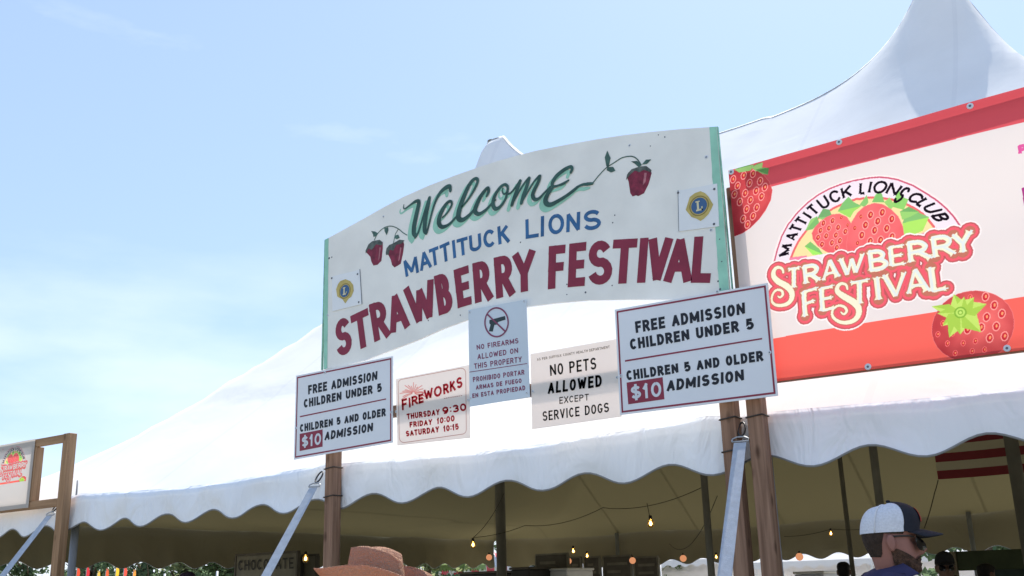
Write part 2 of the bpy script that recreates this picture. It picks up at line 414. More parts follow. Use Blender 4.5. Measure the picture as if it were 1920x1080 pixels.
# ------------------------------------------------------------------ guy straps with their hooks
def strap(label, top, rope_x):
    root = thing('guy_strap', label, 'tent strap', top, 0, 'straps that hold down the tent eave')
    t = Vector(top); d = Vector((.10, -.62, -.78)).normalized()
    ln = t.z / -d.z; b = t + d * ln; w = .034; n = 26
    side = Vector((.93, .2, .0)); side = (side - d * side.dot(d)).normalized(); nor = side.cross(d)
    vs = []; fs = []
    for i in range(n + 1):
        p = t + d * (.16 + (ln - .16) * i / n); tw = .18 * math.sin(i / n * 3)
        s_ = side * math.cos(tw) + nor * math.sin(tw)
        for a, h in ((-1, -1), (1, -1), (1, 1), (-1, 1)): vs.append(p + s_ * w * a + nor * .0015 * h)
    for i in range(n):
        for k in range(4):
            k2 = (k + 1) % 4; fs.append((i * 4 + k, i * 4 + k2, i * 4 + 4 + k2, i * 4 + 4 + k))
    part('webbing', vs, fs, m_strap, root)
    mb = MB(); c = t + d * .15
    mb.tube([c - side * .045, c - side * .045 - d * .02, c - side * .02 - d * .035, c + side * .02 - d * .035, c + side * .045 - d * .02, c + side * .045, c - side * .045], .005, 6)
    mb.out('buckle_ring', m_steel, root, True)
    mb = MB(); pts = []
    for k in range(13):
        a = 2 * PI * k / 12; pts.append(t + d * (.055 + .055 * math.cos(a)) + side * .02 * math.sin(a))
    mb.tube(pts, .006, 6); mb.out('hook', simple('hook_dark', (.05, .05, .055), .4, .1, metal=.6), root, True)
    mb = MB(); mb.tube([b + Vector((0, 0, -.0)), b + Vector((0, -.06, .12))], .012, 6); mb.out('stake', m_steel, root, True)
    return root
pL = at(604, 884, 5.42); pR = at(1392, 792, 5.42); pF = at(112, 942, 5.42)
strap('blue-grey webbing strap hooked beside the left post of the welcome sign', pL, 0)
strap('blue-grey webbing strap running down between the two right-hand posts', pR, 0)
strap('blue-grey webbing strap at the far left by the wooden banner frame', pF, 0)

# ------------------------------------------------------------------ posts and rails of the welcome sign
def rope_tie(parent, x0, x1, y0, y1, z, tilt=.01):
    mb = MB(); e = .004
    mb.tube([(x0 - e, y0 - e, z), (x1 + e, y0 - e, z + tilt), (x1 + e, y1 + e, z + tilt), (x0 - e, y1 + e, z), (x0 - e, y0 - e, z)], .0045, 6)
    mb.out('tie_rope', m_rope, parent, True)
def post(label, x0, x1, zt, mat=m_wood, ties=(), y0=5.34, y1=5.43, group='square wooden posts of the sign frames'):
    root = thing('wooden_post', label, 'post', ((x0 + x1) / 2, (y0 + y1) / 2, 0), 0, group)
    mb = MB(); mb.box((x0, y0, 0), (x1, y1, zt), .005); mb.out('timber', mat, root)
    for z in ties: rope_tie(root, x0, x1, y0, y1, z)
    return root
post('weathered square wooden post under the left admission sign', -5.355, -5.272, 3.45, ties=(2.36, 2.16))
post('weathered wooden post under the right admission sign, the left one of the pair', -2.292, -2.206, 3.45, ties=(2.37, 2.19))
pB = post('weathered wooden post under the left edge of the red banner, right one of the pair', -2.135, -2.048, 3.72, ties=(2.365,))
def rail(x0, x1, z0, z1, name, label, mat=m_woodx, y0=5.301, y1=5.338):
    o = thing(name, label, 'wooden rail', ((x0 + x1) / 2, (y0 + y1) / 2, (z0 + z1) / 2))
    mb = MB(); mb.box((x0, y0, z0), (x1, y1, z1), .003); mb.out('timber', mat, o); return o
rail(-5.40, -2.21, 2.655, 2.735, 'sign_rail', 'horizontal wooden rail behind the fireworks and pets signs')

# ------------------------------------------------------------------ planar geometry on the sign plane
def ribbon(pts, ws, y, mb, jit=0.0):
    """brush stroke through (x,z) points with a width at each, laid flat at depth y"""
    P = [Vector(p) for p in pts]; n = len(P)
    vs = []; fs = []
    for i in range(n):
        a = P[max(i - 1, 0)]; c = P[min(i + 1, n - 1)]
        if 0 < i < n - 1:
            d0 = (P[i] - a).normalized(); d1 = (c - P[i]).normalized(); t = (d0 + d1)
            t = t.normalized() if t.length > 1e-4 else d1
            k = 1 / max(.55, Vector((-t.y, t.x)).dot(Vector((-d1.y, d1.x))))
        else:
            t = (c - a).normalized(); k = 1
        nrm = Vector((-t.y, t.x)) * ws[i] * .5 * k
        yy = y - jit * i
        vs += [(P[i].x + nrm.x, yy, P[i].y + nrm.y), (P[i].x - nrm.x, yy, P[i].y - nrm.y)]
    for i in range(n - 1): fs.append((2 * i, 2 * i + 1, 2 * i + 3, 2 * i + 2))
    mb.add(vs, fs)
def smooth_path(pts, ws, sub=6):
    """Catmull-Rom through the points"""
    n = len(pts); o = []; w = []
    for i in range(n - 1):
        p0 = Vector(pts[max(i - 1, 0)]); p1 = Vector(pts[i]); p2 = Vector(pts[i + 1]); p3 = Vector(pts[min(i + 2, n - 1)])
        for k in range(sub):
            t = k / sub
            q = .5 * ((2 * p1) + (p2 - p0) * t + (2 * p0 - 5 * p1 + 4 * p2 - p3) * t * t + (3 * p1 - p0 - 3 * p2 + p3) * t ** 3)
            o.append((q.x, q.y)); w.append(ws[i] + (ws[i + 1] - ws[i]) * t)
    o.append(tuple(pts[-1])); w.append(ws[-1])
    return o, w
def disc_on(mb, c, r, y, n=16):
    vs = [(c[0], y, c[1])] + [(c[0] + r * math.cos(2 * PI * k / n), y, c[1] + r * math.sin(2 * PI * k / n)) for k in range(n)]
    mb.add(vs, [(0, 1 + (k + 1) % n, 1 + k) for k in range(n)])
def poly_on(mb, pts, y, th=0.0):
    from mathutils.geometry import tessellate_polygon
    v3 = [Vector((p[0], y, p[1])) for p in pts]
    tr = tessellate_polygon([v3])
    n = len(pts)
    if th <= 0: mb.add(v3, [tuple(t) for t in tr]); return
    back = [Vector((p[0], y + th, p[1])) for p in pts]
    fs = [tuple(t) for t in tr] + [tuple(n + i for i in t[::-1]) for t in tr] + [(i, (i + 1) % n, n + (i + 1) % n, n + i) for i in range(n)]
    mb.add(v3 + back, fs)
def bil(q, u, v):
    """q = tl, tr, br, bl as (x,z); u to the right, v upwards"""
    tl, tr, br, bl = q
    return ((bl[0] * (1 - u) + br[0] * u) * (1 - v) + (tl[0] * (1 - u) + tr[0] * u) * v,
            (bl[1] * (1 - u) + br[1] * u) * (1 - v) + (tl[1] * (1 - u) + tr[1] * u) * v)
def Q(*px): return [S(*p) for p in px]                      # quad from four picture points

# single-stroke skeletons of block capitals in the unit box
def arc(cx, cy, rx, ry, a0, a1, n=10):
    return [(cx + rx * math.cos(math.radians(a0 + (a1 - a0) * k / n)), cy + ry * math.sin(math.radians(a0 + (a1 - a0) * k / n))) for k in range(n + 1)]
SK = {
 'S': [arc(.5, .74, .48, .26, 25, 180, 8) + arc(.5, .74, .48, .24, 200, 262, 3) + arc(.5, .27, .5, .25, 75, -20, 4)[0:] + arc(.5, .27, .5, .27, -40, -160, 7)],
 'T': [[(0, 1), (1, 1)], [(.5, 1), (.5, -.0)]],
 'R': [[(0, 0), (0, 1)], [(0, 1), (.5, 1)] + arc(.5, .74, .45, .26, 80, -80, 8) + [(.5, .48), (0, .48)], [(.45, .48), (1, 0)]],
 'A': [[(0, 0), (.5, 1)], [(.5, 1), (1, 0)], [(.2, .3), (.8, .3)]],
 'W': [[(0, 1), (.25, 0)], [(.25, 0), (.5, .85)], [(.5, .85), (.75, 0)], [(.75, 0), (1, 1)]],
 'B': [[(0, 0), (0, 1)], [(0, 1), (.45, 1)] + arc(.45, .76, .45, .24, 80, -80, 8) + [(.45, .52), (0, .52)], [(.45, .52)] + arc(.45, .26, .55, .26, 80, -80, 8) + [(.45, 0), (0, 0)]],
 'E': [[(0, 0), (0, 1)], [(0, 1), (1, 1)], [(0, .5), (.85, .5)], [(0, 0), (1, 0)]],
 'F': [[(0, 0), (0, 1)], [(0, 1), (1, 1)], [(0, .5), (.85, .5)]],
 'Y': [[(0, 1), (.5, .45)], [(1, 1), (.5, .45)], [(.5, .5), (.5, 0)]],
 'I': [[(.5, 0), (.5, 1)]],
 'V': [[(0, 1), (.5, 0)], [(.5, 0), (1, 1)]],
 'L': [[(0, 1), (0, 0)], [(0, 0), (1, 0)]],
 'M': [[(0, 0), (0, 1)], [(0, 1), (.5, .15)], [(.5, .15), (1, 1)], [(1, 1), (1, 0)]],
 'U': [[(0, 1), (0, .3)] + arc(.5, .28, .5, .28, 180, 360, 8) + [(1, .3), (1, 1)]],
 'C': [arc(.52, .5, .52, .5, 40, 320, 14)],
 'K': [[(0, 0), (0, 1)], [(1, 1), (.05, .45)], [(.3, .62), (1, 0)]],
 'O': [arc(.5, .5, .5, .5, 90, 450, 20)],
 'N': [[(0, 0), (0, 1)], [(0, 1), (1, 0)], [(1, 0), (1, 1)]],
 'P': [[(0, 0), (0, 1)], [(0, 1), (.5, 1)] + arc(.5, .74, .45, .26, 80, -80, 8) + [(.5, .48), (0, .48)]],
}
SK.update({
 'D': [[(0, 0), (0, 1)], [(0, 1), (.4, 1)] + arc(.4, .5, .6, .5, 80, -80, 10) + [(.4, 0), (0, 0)]],
 'G': [arc(.52, .5, .52, .5, 40, 350, 14) + [(1, .42), (.55, .42)]],
 'X': [[(0, 0), (1, 1)], [(0, 1), (1, 0)]],
 'H': [[(0, 0), (0, 1)], [(1, 0), (1, 1)], [(0, .5), (1, .5)]],
 '0': [arc(.5, .5, .5, .5, 90, 450, 20)],
 '1': [[(.6, 0), (.6, 1)], [(.6, 1), (.05, .74)]],
 '3': [arc(.42, .74, .52, .26, 150, -80, 9) + arc(.42, .27, .58, .27, 75, -150, 9)],
 '5': [[(.95, 1), (.08, 1), (.02, .52)] + arc(.45, .32, .55, .30, 110, -150, 11)],
 '9': [arc(.5, .68, .5, .32, 0, 360, 16), [(1, .68), (.95, .3), (.7, .05), (.1, 0)]],
 ':': [[(.5, .08), (.5, .30)], [(.5, .70), (.5, .92)]],
 '$': [arc(.5, .70, .48, .20, 25, 180, 8) + arc(.5, .70, .48, .18, 200, 262, 3) + arc(.5, .29, .5, .21, 75, -20, 4) + arc(.5, .29, .5, .21, -40, -160, 7), [(.5, -.06), (.5, 1.06)]],
})
LW = {'I': .34, 'M': 1.3, 'W': 1.4, ' ': .55, '1': .6, ':': .34, 'N': 1.08, 'E': .88, 'F': .85, 'L': .85, 'A': 1.06, 'T': .95, '.': .3}
def stroke_text(name, s, q, w, y, mat, parent, gap=.16):
    """block lettering along a quad; every word is one part"""
    adv = [LW.get(c, 1.0) for c in s]; tot = sum(adv) + gap * (len(s) - 1); u = 0; mb = MB(); o = []
    for c, a in zip(s, adv):
        if c == ' ':
            mb.out(name, mat, parent); mb = MB()
        else:
            u0, u1 = u / tot, (u + a) / tot
            stroke_letter(mb, c, [bil(q, u0, 1), bil(q, u1, 1), bil(q, u1, 0), bil(q, u0, 0)], w, y)
        u += a + gap
    return mb.out(name, mat, parent)
def stroke_letter(mb, ch, q, w, y):
    tl, tr, br, bl = [Vector(p) for p in q]
    H = ((tl - bl).length + (tr - br).length) / 2; Wd = max(((tr - tl).length + (br - bl).length) / 2, w * 1.001)
    iu = min(.5, w / 2 / Wd); iv = w / 2 / H
    for k, st in enumerate(SK[ch]):
        pts = []
        for (u, v) in st: pts.append(bil(q, iu + u * (1 - 2 * iu), iv + v * (1 - 2 * iv)))
        if len(pts) == 2 or ch in 'RBPUJD':
            a, b = Vector(pts[0]), Vector(pts[1]); d = (a - b).normalized()
            diag = ch in 'WVMNAY' and len(pts) == 2
            sh = [sum(1 for o_ in SK[ch] if p_ in (o_[0], o_[-1])) > 1 for p_ in (st[0], st[-1])] if diag else [False, False]
            e = 0 if ch == ':' else w * (.5 if not diag else .42)
            if not (ch in 'RK' and k == 2 or (ch == 'K' and k >= 1)): pts[0] = tuple(a + d * (w * .2 if sh[0] else e))
            a, b = Vector(pts[-1]), Vector(pts[-2]); d = (a - b).normalized()
            if not (ch == 'Y' and k < 2): pts[-1] = tuple(a + d * ((w * .2 if sh[1] else e) if not (ch in 'RBPD' and k >= 1 and len(st) > 2) else w * .4))
        ribbon(pts, [w] * len(pts), y - k * .00025, mb)

# ------------------------------------------------------------------ welcome board
def welcome():
    root = thing('welcome_sign', 'arched hand-painted white welcome board with mint green edges above the small signs', 'sign', (-3.75, 5.33, 2.95))
    yf, th = 5.318, .018
    top = [(606, 448.5), (640, 430), (680, 408), (715, 388), (754.4, 367.3), (800, 347), (850, 327.5), (893, 312.5), (930, 300.5), (963.7, 291), (1000, 281.5), (1060, 269.5), (1119.6, 258.8), (1165, 252), (1213.5, 246), (1270, 240.5), (1341.7, 235.4)]
    bot = [(1365.5, 546), (1350, 552), (1300, 558), (1264.7, 560.5), (1180, 560.5), (1100.6, 561.7), (1045, 566.5), (990.5, 573.4), (935, 584), (879, 597), (830, 614.5), (784, 635), (730, 656), (681.7, 675), (640, 686), (603.5, 692)]
    pts = [S(*p) for p in top + bot]
    mb = MB(); poly_on(mb, pts, yf, th); mb.out('board', m_board, root)
    for nm, quad in (('l', [(606, 448.5), (613, 444.9), (610.5, 690.5), (603.5, 692)]), ('r', [(1327.8, 236.4), (1341.2, 235.4), (1365, 546.3), (1346.7, 551.5)])):
        mb = MB(); q = Q(*quad)
        nseg = 26; vs = []; fs = []
        for i in range(nseg + 1):
            v = 1 - i / nseg
            a = bil(q, 0, v); b = bil(q, 1, v); wv = .004 * noise.noise((i * .7, 3 if nm == 'l' else 7, 0))
            if nm == 'l': b = (b[0] + wv, b[1])
            else: a = (a[0] + wv, a[1])
            vs += [(a[0], yf - .0012, a[1]), (b[0], yf - .0012, b[1])]
        for i in range(nseg): fs.append((2 * i, 2 * i + 1, 2 * i + 3, 2 * i + 2))
        mb.add(vs, fs); mb.out('green_edge', m_mint, root)
        # worn outer edge of the plywood
        e = q[0] if nm == 'l' else q[1]; g = q[3] if nm == 'l' else q[2]; sg = -1 if nm == 'l' else 1
        mb = MB(); mb.box((min(e[0], e[0] + sg * .006), yf + .001, g[1]), (max(e[0], e[0] + sg * .006), yf + th - .001, e[1])); mb.out('edge_strip', m_mintd, root)
    # "Welcome"
    A = lambda x, y: (740 + x / 5.685, 270 + y / 5.685)
    B = lambda x, y: (920 + x / 7.2, 270 + y / 7.2)
    strokes = [
     (A, [(85,640,8),(80,668,14),(95,685,16),(150,645,22),(205,608,34),(240,604,44),(240,650,52),(215,760,56),(195,860,58),(190,940,56),(208,975,44)]),
     (A, [(205,992,26),(235,940,26),(265,850,24),(310,700,24),(352,565,24)]),
     (A, [(358,565,34),(345,640,46),(318,760,52),(305,870,54),(308,925,50),(322,945,30)]),
     (A, [(322,950,28),(345,880,24),(385,720,24),(420,610,28),(470,515,38),(530,460,48),(572,448,50),(580,495,30)]),
     (A, [(495,778,16),(545,730,22),(590,655,28),(592,612,30),(560,610,34),(512,668,46),(468,760,54),(458,835,54),(490,878,44),(560,855,32),(630,785,26),(665,745,22)]),
     (A, [(695,672,18),(770,585,24),(840,470,30),(872,388,34),(848,362,34),(790,415,42),(722,560,54),(675,700,62),(668,785,58),(715,802,48),(790,745,36),(845,680,26)]),
     (A, [(968,548,26),(988,500,38),(975,462,32),(905,550,46),(852,665,54),(845,715,50),(885,740,40),(955,700,32),(1030,620,24),(1060,590,22)]),
     (B, [(150,590,16),(140,630,20),(165,668,24),(205,640,34),(212,570,40),(175,540,40),(110,580,42),(40,690,50),(15,800,58),(50,868,52),(125,825,40),(185,730,36),(212,640,34)]),
     (B, [(200,668,24),(250,655,26),(310,590,26),(370,500,30)]),
     (B, [(382,490,44),(345,600,50),(300,720,50),(270,818,44)]),
     (B, [(285,790,20),(360,650,24),(440,520,26),(495,455,34)]),
     (B, [(502,455,46),(470,570,52),(425,690,52),(398,790,44)]),
     (B, [(415,760,20),(490,630,24),(570,500,26),(640,425,36)]),
     (B, [(650,425,40),(630,500,48),(575,610,54),(552,690,54),(585,742,46),(645,720,36),(720,640,28),(790,570,26)]),
     (B, [(1068,375,34),(1085,325,42),(1060,300,44),(970,345,50),(870,430,54),(818,520,48),(835,565,34),(900,552,30),(980,520,38),(1040,478,18)]),
     (B, [(835,570,30),(775,640,54),(728,730,66),(735,790,66),(790,812,58),(890,765,48),(1010,690,42),(1110,615,42),(1150,580,36)]),
     (B, [(1150,575,30),(1230,540,34),(1300,535,40),(1365,520,22)])]
    mbs = MB(); mbd = MB()
    for k, (fn, pl) in enumerate(strokes):
        for mb_, dx, dy, grow, yy in ((mbs, -7, 8.5, 1.35, yf - .0012), (mbd, 0, 0, 1.13, yf - .0045)):
            sc = 5.685 if fn is A else 7.2
            P = [S(fn(x, y)[0] + dx, fn(x, y)[1] + dy) for x, y, w in pl]
            wd = [w / sc * .00345 * grow for x, y, w in pl]
            P, wd = smooth_path(P, wd, 5)
            ribbon(P, wd, yy - k * .0001, mb_)
            disc_on(mb_, P[0], wd[0] * .5, yy - k * .0001 - .00004); disc_on(mb_, P[-1], wd[-1] * .5, yy - k * .0001 - .00004)
    mbs.out('welcome_shadow_lettering', m_mint, root); mbd.out('welcome_lettering', m_dgreen, root)
    # MATTITUCK LIONS
    mb = MB()
    for ch, q in [('M', [(753, 487), (778, 478), (783, 510), (758, 519)]), ('A', [(780.5, 474), (802, 466), (807, 500), (785.5, 508)]), ('T', [(801, 467), (818.6, 460), (822.6, 493), (804.8, 499.5)]),
                  ('T', [(821, 459.5), (839.4, 451), (843, 486), (824.6, 492.5)]), ('I', [(844, 450.5), (850, 448), (853, 481.5), (847, 484)]), ('T', [(853, 448), (873.5, 442), (876.5, 474.5), (855.5, 480.5)]),
                  ('U', [(876, 441), (898.5, 436), (900.5, 466.5), (878.5, 473)]), ('C', [(902.5, 431.5), (925, 427), (927, 460), (904.5, 465)]), ('K', [(929.4, 424), (950.5, 418), (953, 453), (932, 457.5)]),
                  ('L', [(982.3, 410.5), (1006, 406), (1007.5, 443), (983, 447)]), ('I', [(1011, 404.5), (1018, 403), (1017.5, 441.5), (1010.8, 443)]), ('O', [(1025, 402), (1054.5, 397.5), (1055.5, 435.5), (1026, 440)]),
                  ('N', [(1060, 398.5), (1085.5, 395), (1084.5, 431.5), (1059, 435)]), ('S', [(1092, 394), (1123.5, 390.5), (1124.5, 428), (1091, 432)])]:
        if ch == 'L': mb.out('club_name_lettering', m_blue, root); mb = MB()
        stroke_letter(mb, ch, Q(*q), .0255, yf - .0015)
    mb.out('club_name_lettering', m_blue, root)
    # STRAWBERRY FESTIVAL
    c3 = lambda x, y: (590 + x / 3.6, 400 + y / 3.6); c4 = lambda x, y: (960 + x / 4.267, 400 + y / 4.267)
    mb = MB()
    for ch, fn, q in [('S', c3, [(126, 722), (222, 690), (248, 935), (136, 970)]), ('T', c3, [(228, 692), (348, 634), (376, 880), (262, 932)]), ('R', c3, [(354, 612), (462, 582), (502, 822), (392, 868)]),
                      ('A', c3, [(462, 560), (590, 514), (634, 764), (502, 814)]), ('W', c3, [(584, 500), (791, 434), (822, 692), (645, 765)]), ('B', c3, [(795, 420), (886, 394), (934, 655), (826, 688)]),
                      ('E', c3, [(925, 380), (1028, 345), (1050, 610), (958, 637)]), ('R', c3, [(1055, 334), (1160, 308), (1197, 575), (1070, 605)]), ('R', c3, [(1198, 296), (1318, 270), (1342, 545), (1215, 574)]),
                      ('Y', c3, [(1326, 268), (1478, 232), (1478, 515), (1335, 545)]), ('F', c4, [(283, 258), (417, 244), (408, 592), (275, 603)]), ('E', c4, [(447, 238), (585, 222), (570, 576), (435, 587)]),
                      ('S', c4, [(607, 218), (782, 208), (797, 562), (590, 570)]), ('T', c4, [(800, 205), (995, 195), (970, 553), (775, 562)]), ('I', c4, [(1016, 192), (1082, 189), (1054, 550), (990, 552)]),
                      ('V', c4, [(1088, 190), (1278, 184), (1240, 548), (1052, 552)]), ('A', c4, [(1235, 183), (1446, 178), (1425, 549), (1202, 552)]), ('L', c4, [(1450, 180), (1600, 177), (1576, 552), (1420, 550)])]:
        if ch == 'F': mb.out('festival_name_lettering', m_maroon, root); mb = MB()
        stroke_letter(mb, ch, Q(*[fn(*p) for p in q]), .0575, yf - .0015)
    mb.out('festival_name_lettering', m_maroon, root)
    # berries and vines
    c5 = lambda p: S(670 + p[0] / 7.715, 400 + p[1] / 7.715); c6 = lambda p: S(1000 + p[0] / 4.683, 220 + p[1] / 4.683)
    vine = MB()
    for fn, pl, w in [(c5, [(700, 308), (640, 272), (570, 215), (480, 178), (400, 185), (330, 225), (265, 295), (222, 385)], .0068), (c5, [(570, 222), (530, 290), (515, 350), (498, 430)], .006),
                      (c6, [(440, 580), (500, 576), (560, 508), (625, 440), (700, 390), (770, 347), (850, 335), (900, 360), (938, 415)], .0075)]:
        P, ws = smooth_path([fn(p) for p in pl], [w] * len(pl), 5); ribbon(P, ws, yf - .002, vine)
    vine.out('painted_vine', m_leafp, root)
    for fn, lv in [(c5, [(178, 248), (235, 255), (280, 282), (255, 322), (212, 332), (205, 290)]), (c5, [(368, 205), (425, 190), (428, 240), (402, 308), (374, 252)]), (c5, [(530, 312), (570, 300), (592, 345), (550, 368), (518, 350)]),
                   (c6, [(638, 285), (668, 350), (650, 425), (630, 425), (616, 345)]), (c6, [(640, 430), (690, 428), (710, 462), (672, 478), (632, 458)]), (c6, [(942, 408), (978, 365), (1025, 362), (988, 402)]),
                   (c6, [(848, 380), (900, 375), (940, 412), (915, 432), (880, 400)]), (c6, [(455, 564), (500, 562), (515, 585), (480, 592)])]:
        mb = MB(); poly_on(mb, [fn(p) for p in lv], yf - .0026); mb.out('painted_leaf', m_leafp, root)
    for fn, bl, cap, hl in [(c5, [(140, 440), (195, 395), (300, 375), (345, 410), (345, 500), (325, 680), (270, 735), (210, 748), (180, 690), (165, 620), (110, 560), (105, 520)], [(100, 575), (98, 530), (140, 440), (195, 395), (300, 375), (345, 410), (330, 455), (250, 440), (190, 520), (140, 500), (120, 540)], [(300, 480), (318, 490), (300, 640), (280, 680)]),
                        (c5, [(430, 470), (490, 430), (590, 375), (640, 385), (655, 440), (640, 560), (605, 720), (560, 750), (515, 775), (480, 740), (460, 660), (430, 600), (400, 560)], [(395, 595), (390, 560), (400, 500), (440, 450), (490, 430), (590, 372), (662, 383), (620, 430), (540, 450), (500, 530), (450, 520), (430, 590)], [(600, 480), (618, 490), (590, 660), (570, 690)]),
                        (c6, [(820, 480), (860, 445), (920, 430), (980, 420), (1020, 450), (1027, 485), (1000, 580), (960, 660), (910, 685), (890, 678), (860, 687), (840, 660), (825, 560), (815, 530)], [(803, 545), (812, 495), (850, 450), (920, 425), (980, 420), (1027, 458), (1020, 475), (960, 455), (920, 475), (880, 460), (835, 500)], [(965, 480), (985, 480), (975, 560), (950, 590)])]:
        mb = MB(); poly_on(mb, [fn(p) for p in bl], yf - .0012); mb.out('painted_berry', m_berry, root)
        mb = MB(); poly_on(mb, [fn(p) for p in cap], yf - .0024); mb.out('painted_berry_cap', simple('berry_cap_paint', (.09, .11, .10), .5, .5, 30), root)
        mb = MB(); poly_on(mb, [fn(p) for p in hl], yf - .002); mb.out('painted_highlight', m_berryl, root)
    # two small emblem plaques screwed to the board
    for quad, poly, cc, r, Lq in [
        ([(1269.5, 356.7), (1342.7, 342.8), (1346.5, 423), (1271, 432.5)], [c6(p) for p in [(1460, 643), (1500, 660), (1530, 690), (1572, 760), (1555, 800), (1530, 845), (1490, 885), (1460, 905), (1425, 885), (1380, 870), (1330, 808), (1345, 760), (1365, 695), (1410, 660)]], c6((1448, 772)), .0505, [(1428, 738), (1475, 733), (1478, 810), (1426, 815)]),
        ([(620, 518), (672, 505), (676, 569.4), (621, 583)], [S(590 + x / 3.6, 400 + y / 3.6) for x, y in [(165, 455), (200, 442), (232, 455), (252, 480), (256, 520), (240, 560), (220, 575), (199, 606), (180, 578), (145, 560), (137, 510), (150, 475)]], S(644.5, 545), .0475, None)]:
        mb = MB(); poly_on(mb, Q(*quad), yf - .005, .004); pq = mb.out('emblem_plaque', m_plaque, root)
        mb = MB(); poly_on(mb, poly, yf - .0062); o = mb.out('gold_emblem', m_gold, pq)
        mb = MB(); disc_on(mb, cc, r, yf - .0072, 24); mb.out('blue_roundel', m_eblue, pq)
        mb = MB()
        n = 24; vs = []
        for k in range(n + 1):
            a = 2 * PI * k / n
            for rr in (r * 1.12, r * 1.24): vs.append((cc[0] + rr * math.cos(a), yf - .0068, cc[1] + rr * math.sin(a)))
        mb.add(vs, [(2 * k, 2 * k + 1, 2 * k + 3, 2 * k + 2) for k in range(n)]); mb.out('emblem_ring', simple('emblem_brown', (.22, .17, .05)), pq)
        mb = MB(); h = r * .62
        for x0, z0, x1, z1 in ((-.42, -1, -.02, 1), (-.65, .75, .2, 1.0), (-.65, -1, .7, -.68), (.45, -1, .7, -.25)):
            mb.box((cc[0] + x0 * h, yf - .0084 - .0001 * x1, cc[1] + z0 * h), (cc[0] + x1 * h, yf - .0075, cc[1] + z1 * h))
        mb.out('letter_l', simple('emblem_cream', (.62, .58, .38)), pq)
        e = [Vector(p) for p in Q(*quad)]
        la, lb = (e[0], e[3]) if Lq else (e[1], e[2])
        mb = MB(); mb.tube([(la.x, yf - .004, la.y + .004), (lb.x, yf - .004, lb.y)], .0022, 5); mb.out('edge_shadow', m_screw, pq)  # thin dark strip standing in for the shadow at the plaque's edge
        for p in (e[0] + Vector((.0, -.012)), e[2] + Vector((-.03, .02)), e[1] + Vector((-.02, -.03))):
            mb = MB(); mb.lathe((p.x, yf - .006, p.y), [(0, .004), (.006, .003), (.008, 0)], 8, 'Y'); mb.out('screw', m_screw, pq)
    # screws and pale patched holes over the board
    for (x, y, r) in [(1178, 271, .010), (716, 405, .011), (1322, 293, .013), (1331, 430, .012), (611, 590, .010), (614, 483, .009), (619, 481, .006), (1244, 255, .005), (1217, 272, .004), (1060, 532, .005), (1095, 547, .007), (1145, 534, .005), (1146, 416, .005), (1348, 541, .008), (1348, 548, .007), (1344, 526, .006), (800, 600, .005), (860, 590, .005), (696, 436, .005), (1150, 402, .005), (973, 453, .005), (1060, 551, .004), (1232, 251, .004), (1351, 489, .005), (1347, 447, .005)]:
        p = S(x, y); mb = MB(); mb.lathe((p[0], yf, p[1]), [(0, .003), (r * .7, .0025), (r, 0)], 8, 'Y')
        mb.out('screw', m_washer if r > .0095 else m_screw, root)
        if r > .0095:
            mb = MB(); disc_on(mb, p, r * .4, yf - .0036, 8); mb.out('screw_head', m_screw, root)
    return root
welcome()

# ------------------------------------------------------------------ small signs
def washer(root, p, y, r=.011):
    mb = MB(); mb.lathe((p[0], y, p[1]), [(0, .003), (r * .8, .003), (r, 0)], 12, 'Y'); w = mb.out('washer', m_washer, root)
    mb = MB(); disc_on(mb, p, r * .38, y - .0036, 8); mb.out('screw_head', m_screw, w)
def frame_strips(mb, q, ins, w, y):
    tl, tr, br, bl = [Vector(p) for p in q]
    def inset(d):
        ux = (tr - tl).normalized(); uz = (tl - bl).normalized()
        return [tl + ux * d - uz * d, tr - ux * d - uz * d, br - ux * d + uz * d, bl + ux * d + uz * d]
    a = inset(ins); b = inset(ins + w)
    mb.add([(p.x, y, p.y) for p in a + b], [(0, 4, 5, 1), (1, 5, 6, 2), (2, 6, 7, 3), (3, 7, 4, 0)])
YB = 5.290
ADM = [(1156, 582), (1442, 532), (1461.6, 743), (1166, 779)]
ADMq = Q(*ADM)
def inv(q, p):
    """bilinear inverse by iteration"""
    u = v = .5
    for _ in range(25):
        x, z = bil(q, u, v); e = 1e-4
        xu, zu = bil(q, u + e, v); xv, zv = bil(q, u, v + e)
        a, b, c, d = (xu - x) / e, (xv - x) / e, (zu - z) / e, (zv - z) / e
        D = a * d - b * c; dx, dz = p[0] - x, p[1] - z
        u += (d * dx - b * dz) / D; v += (-c * dx + a * dz) / D
    return u, v
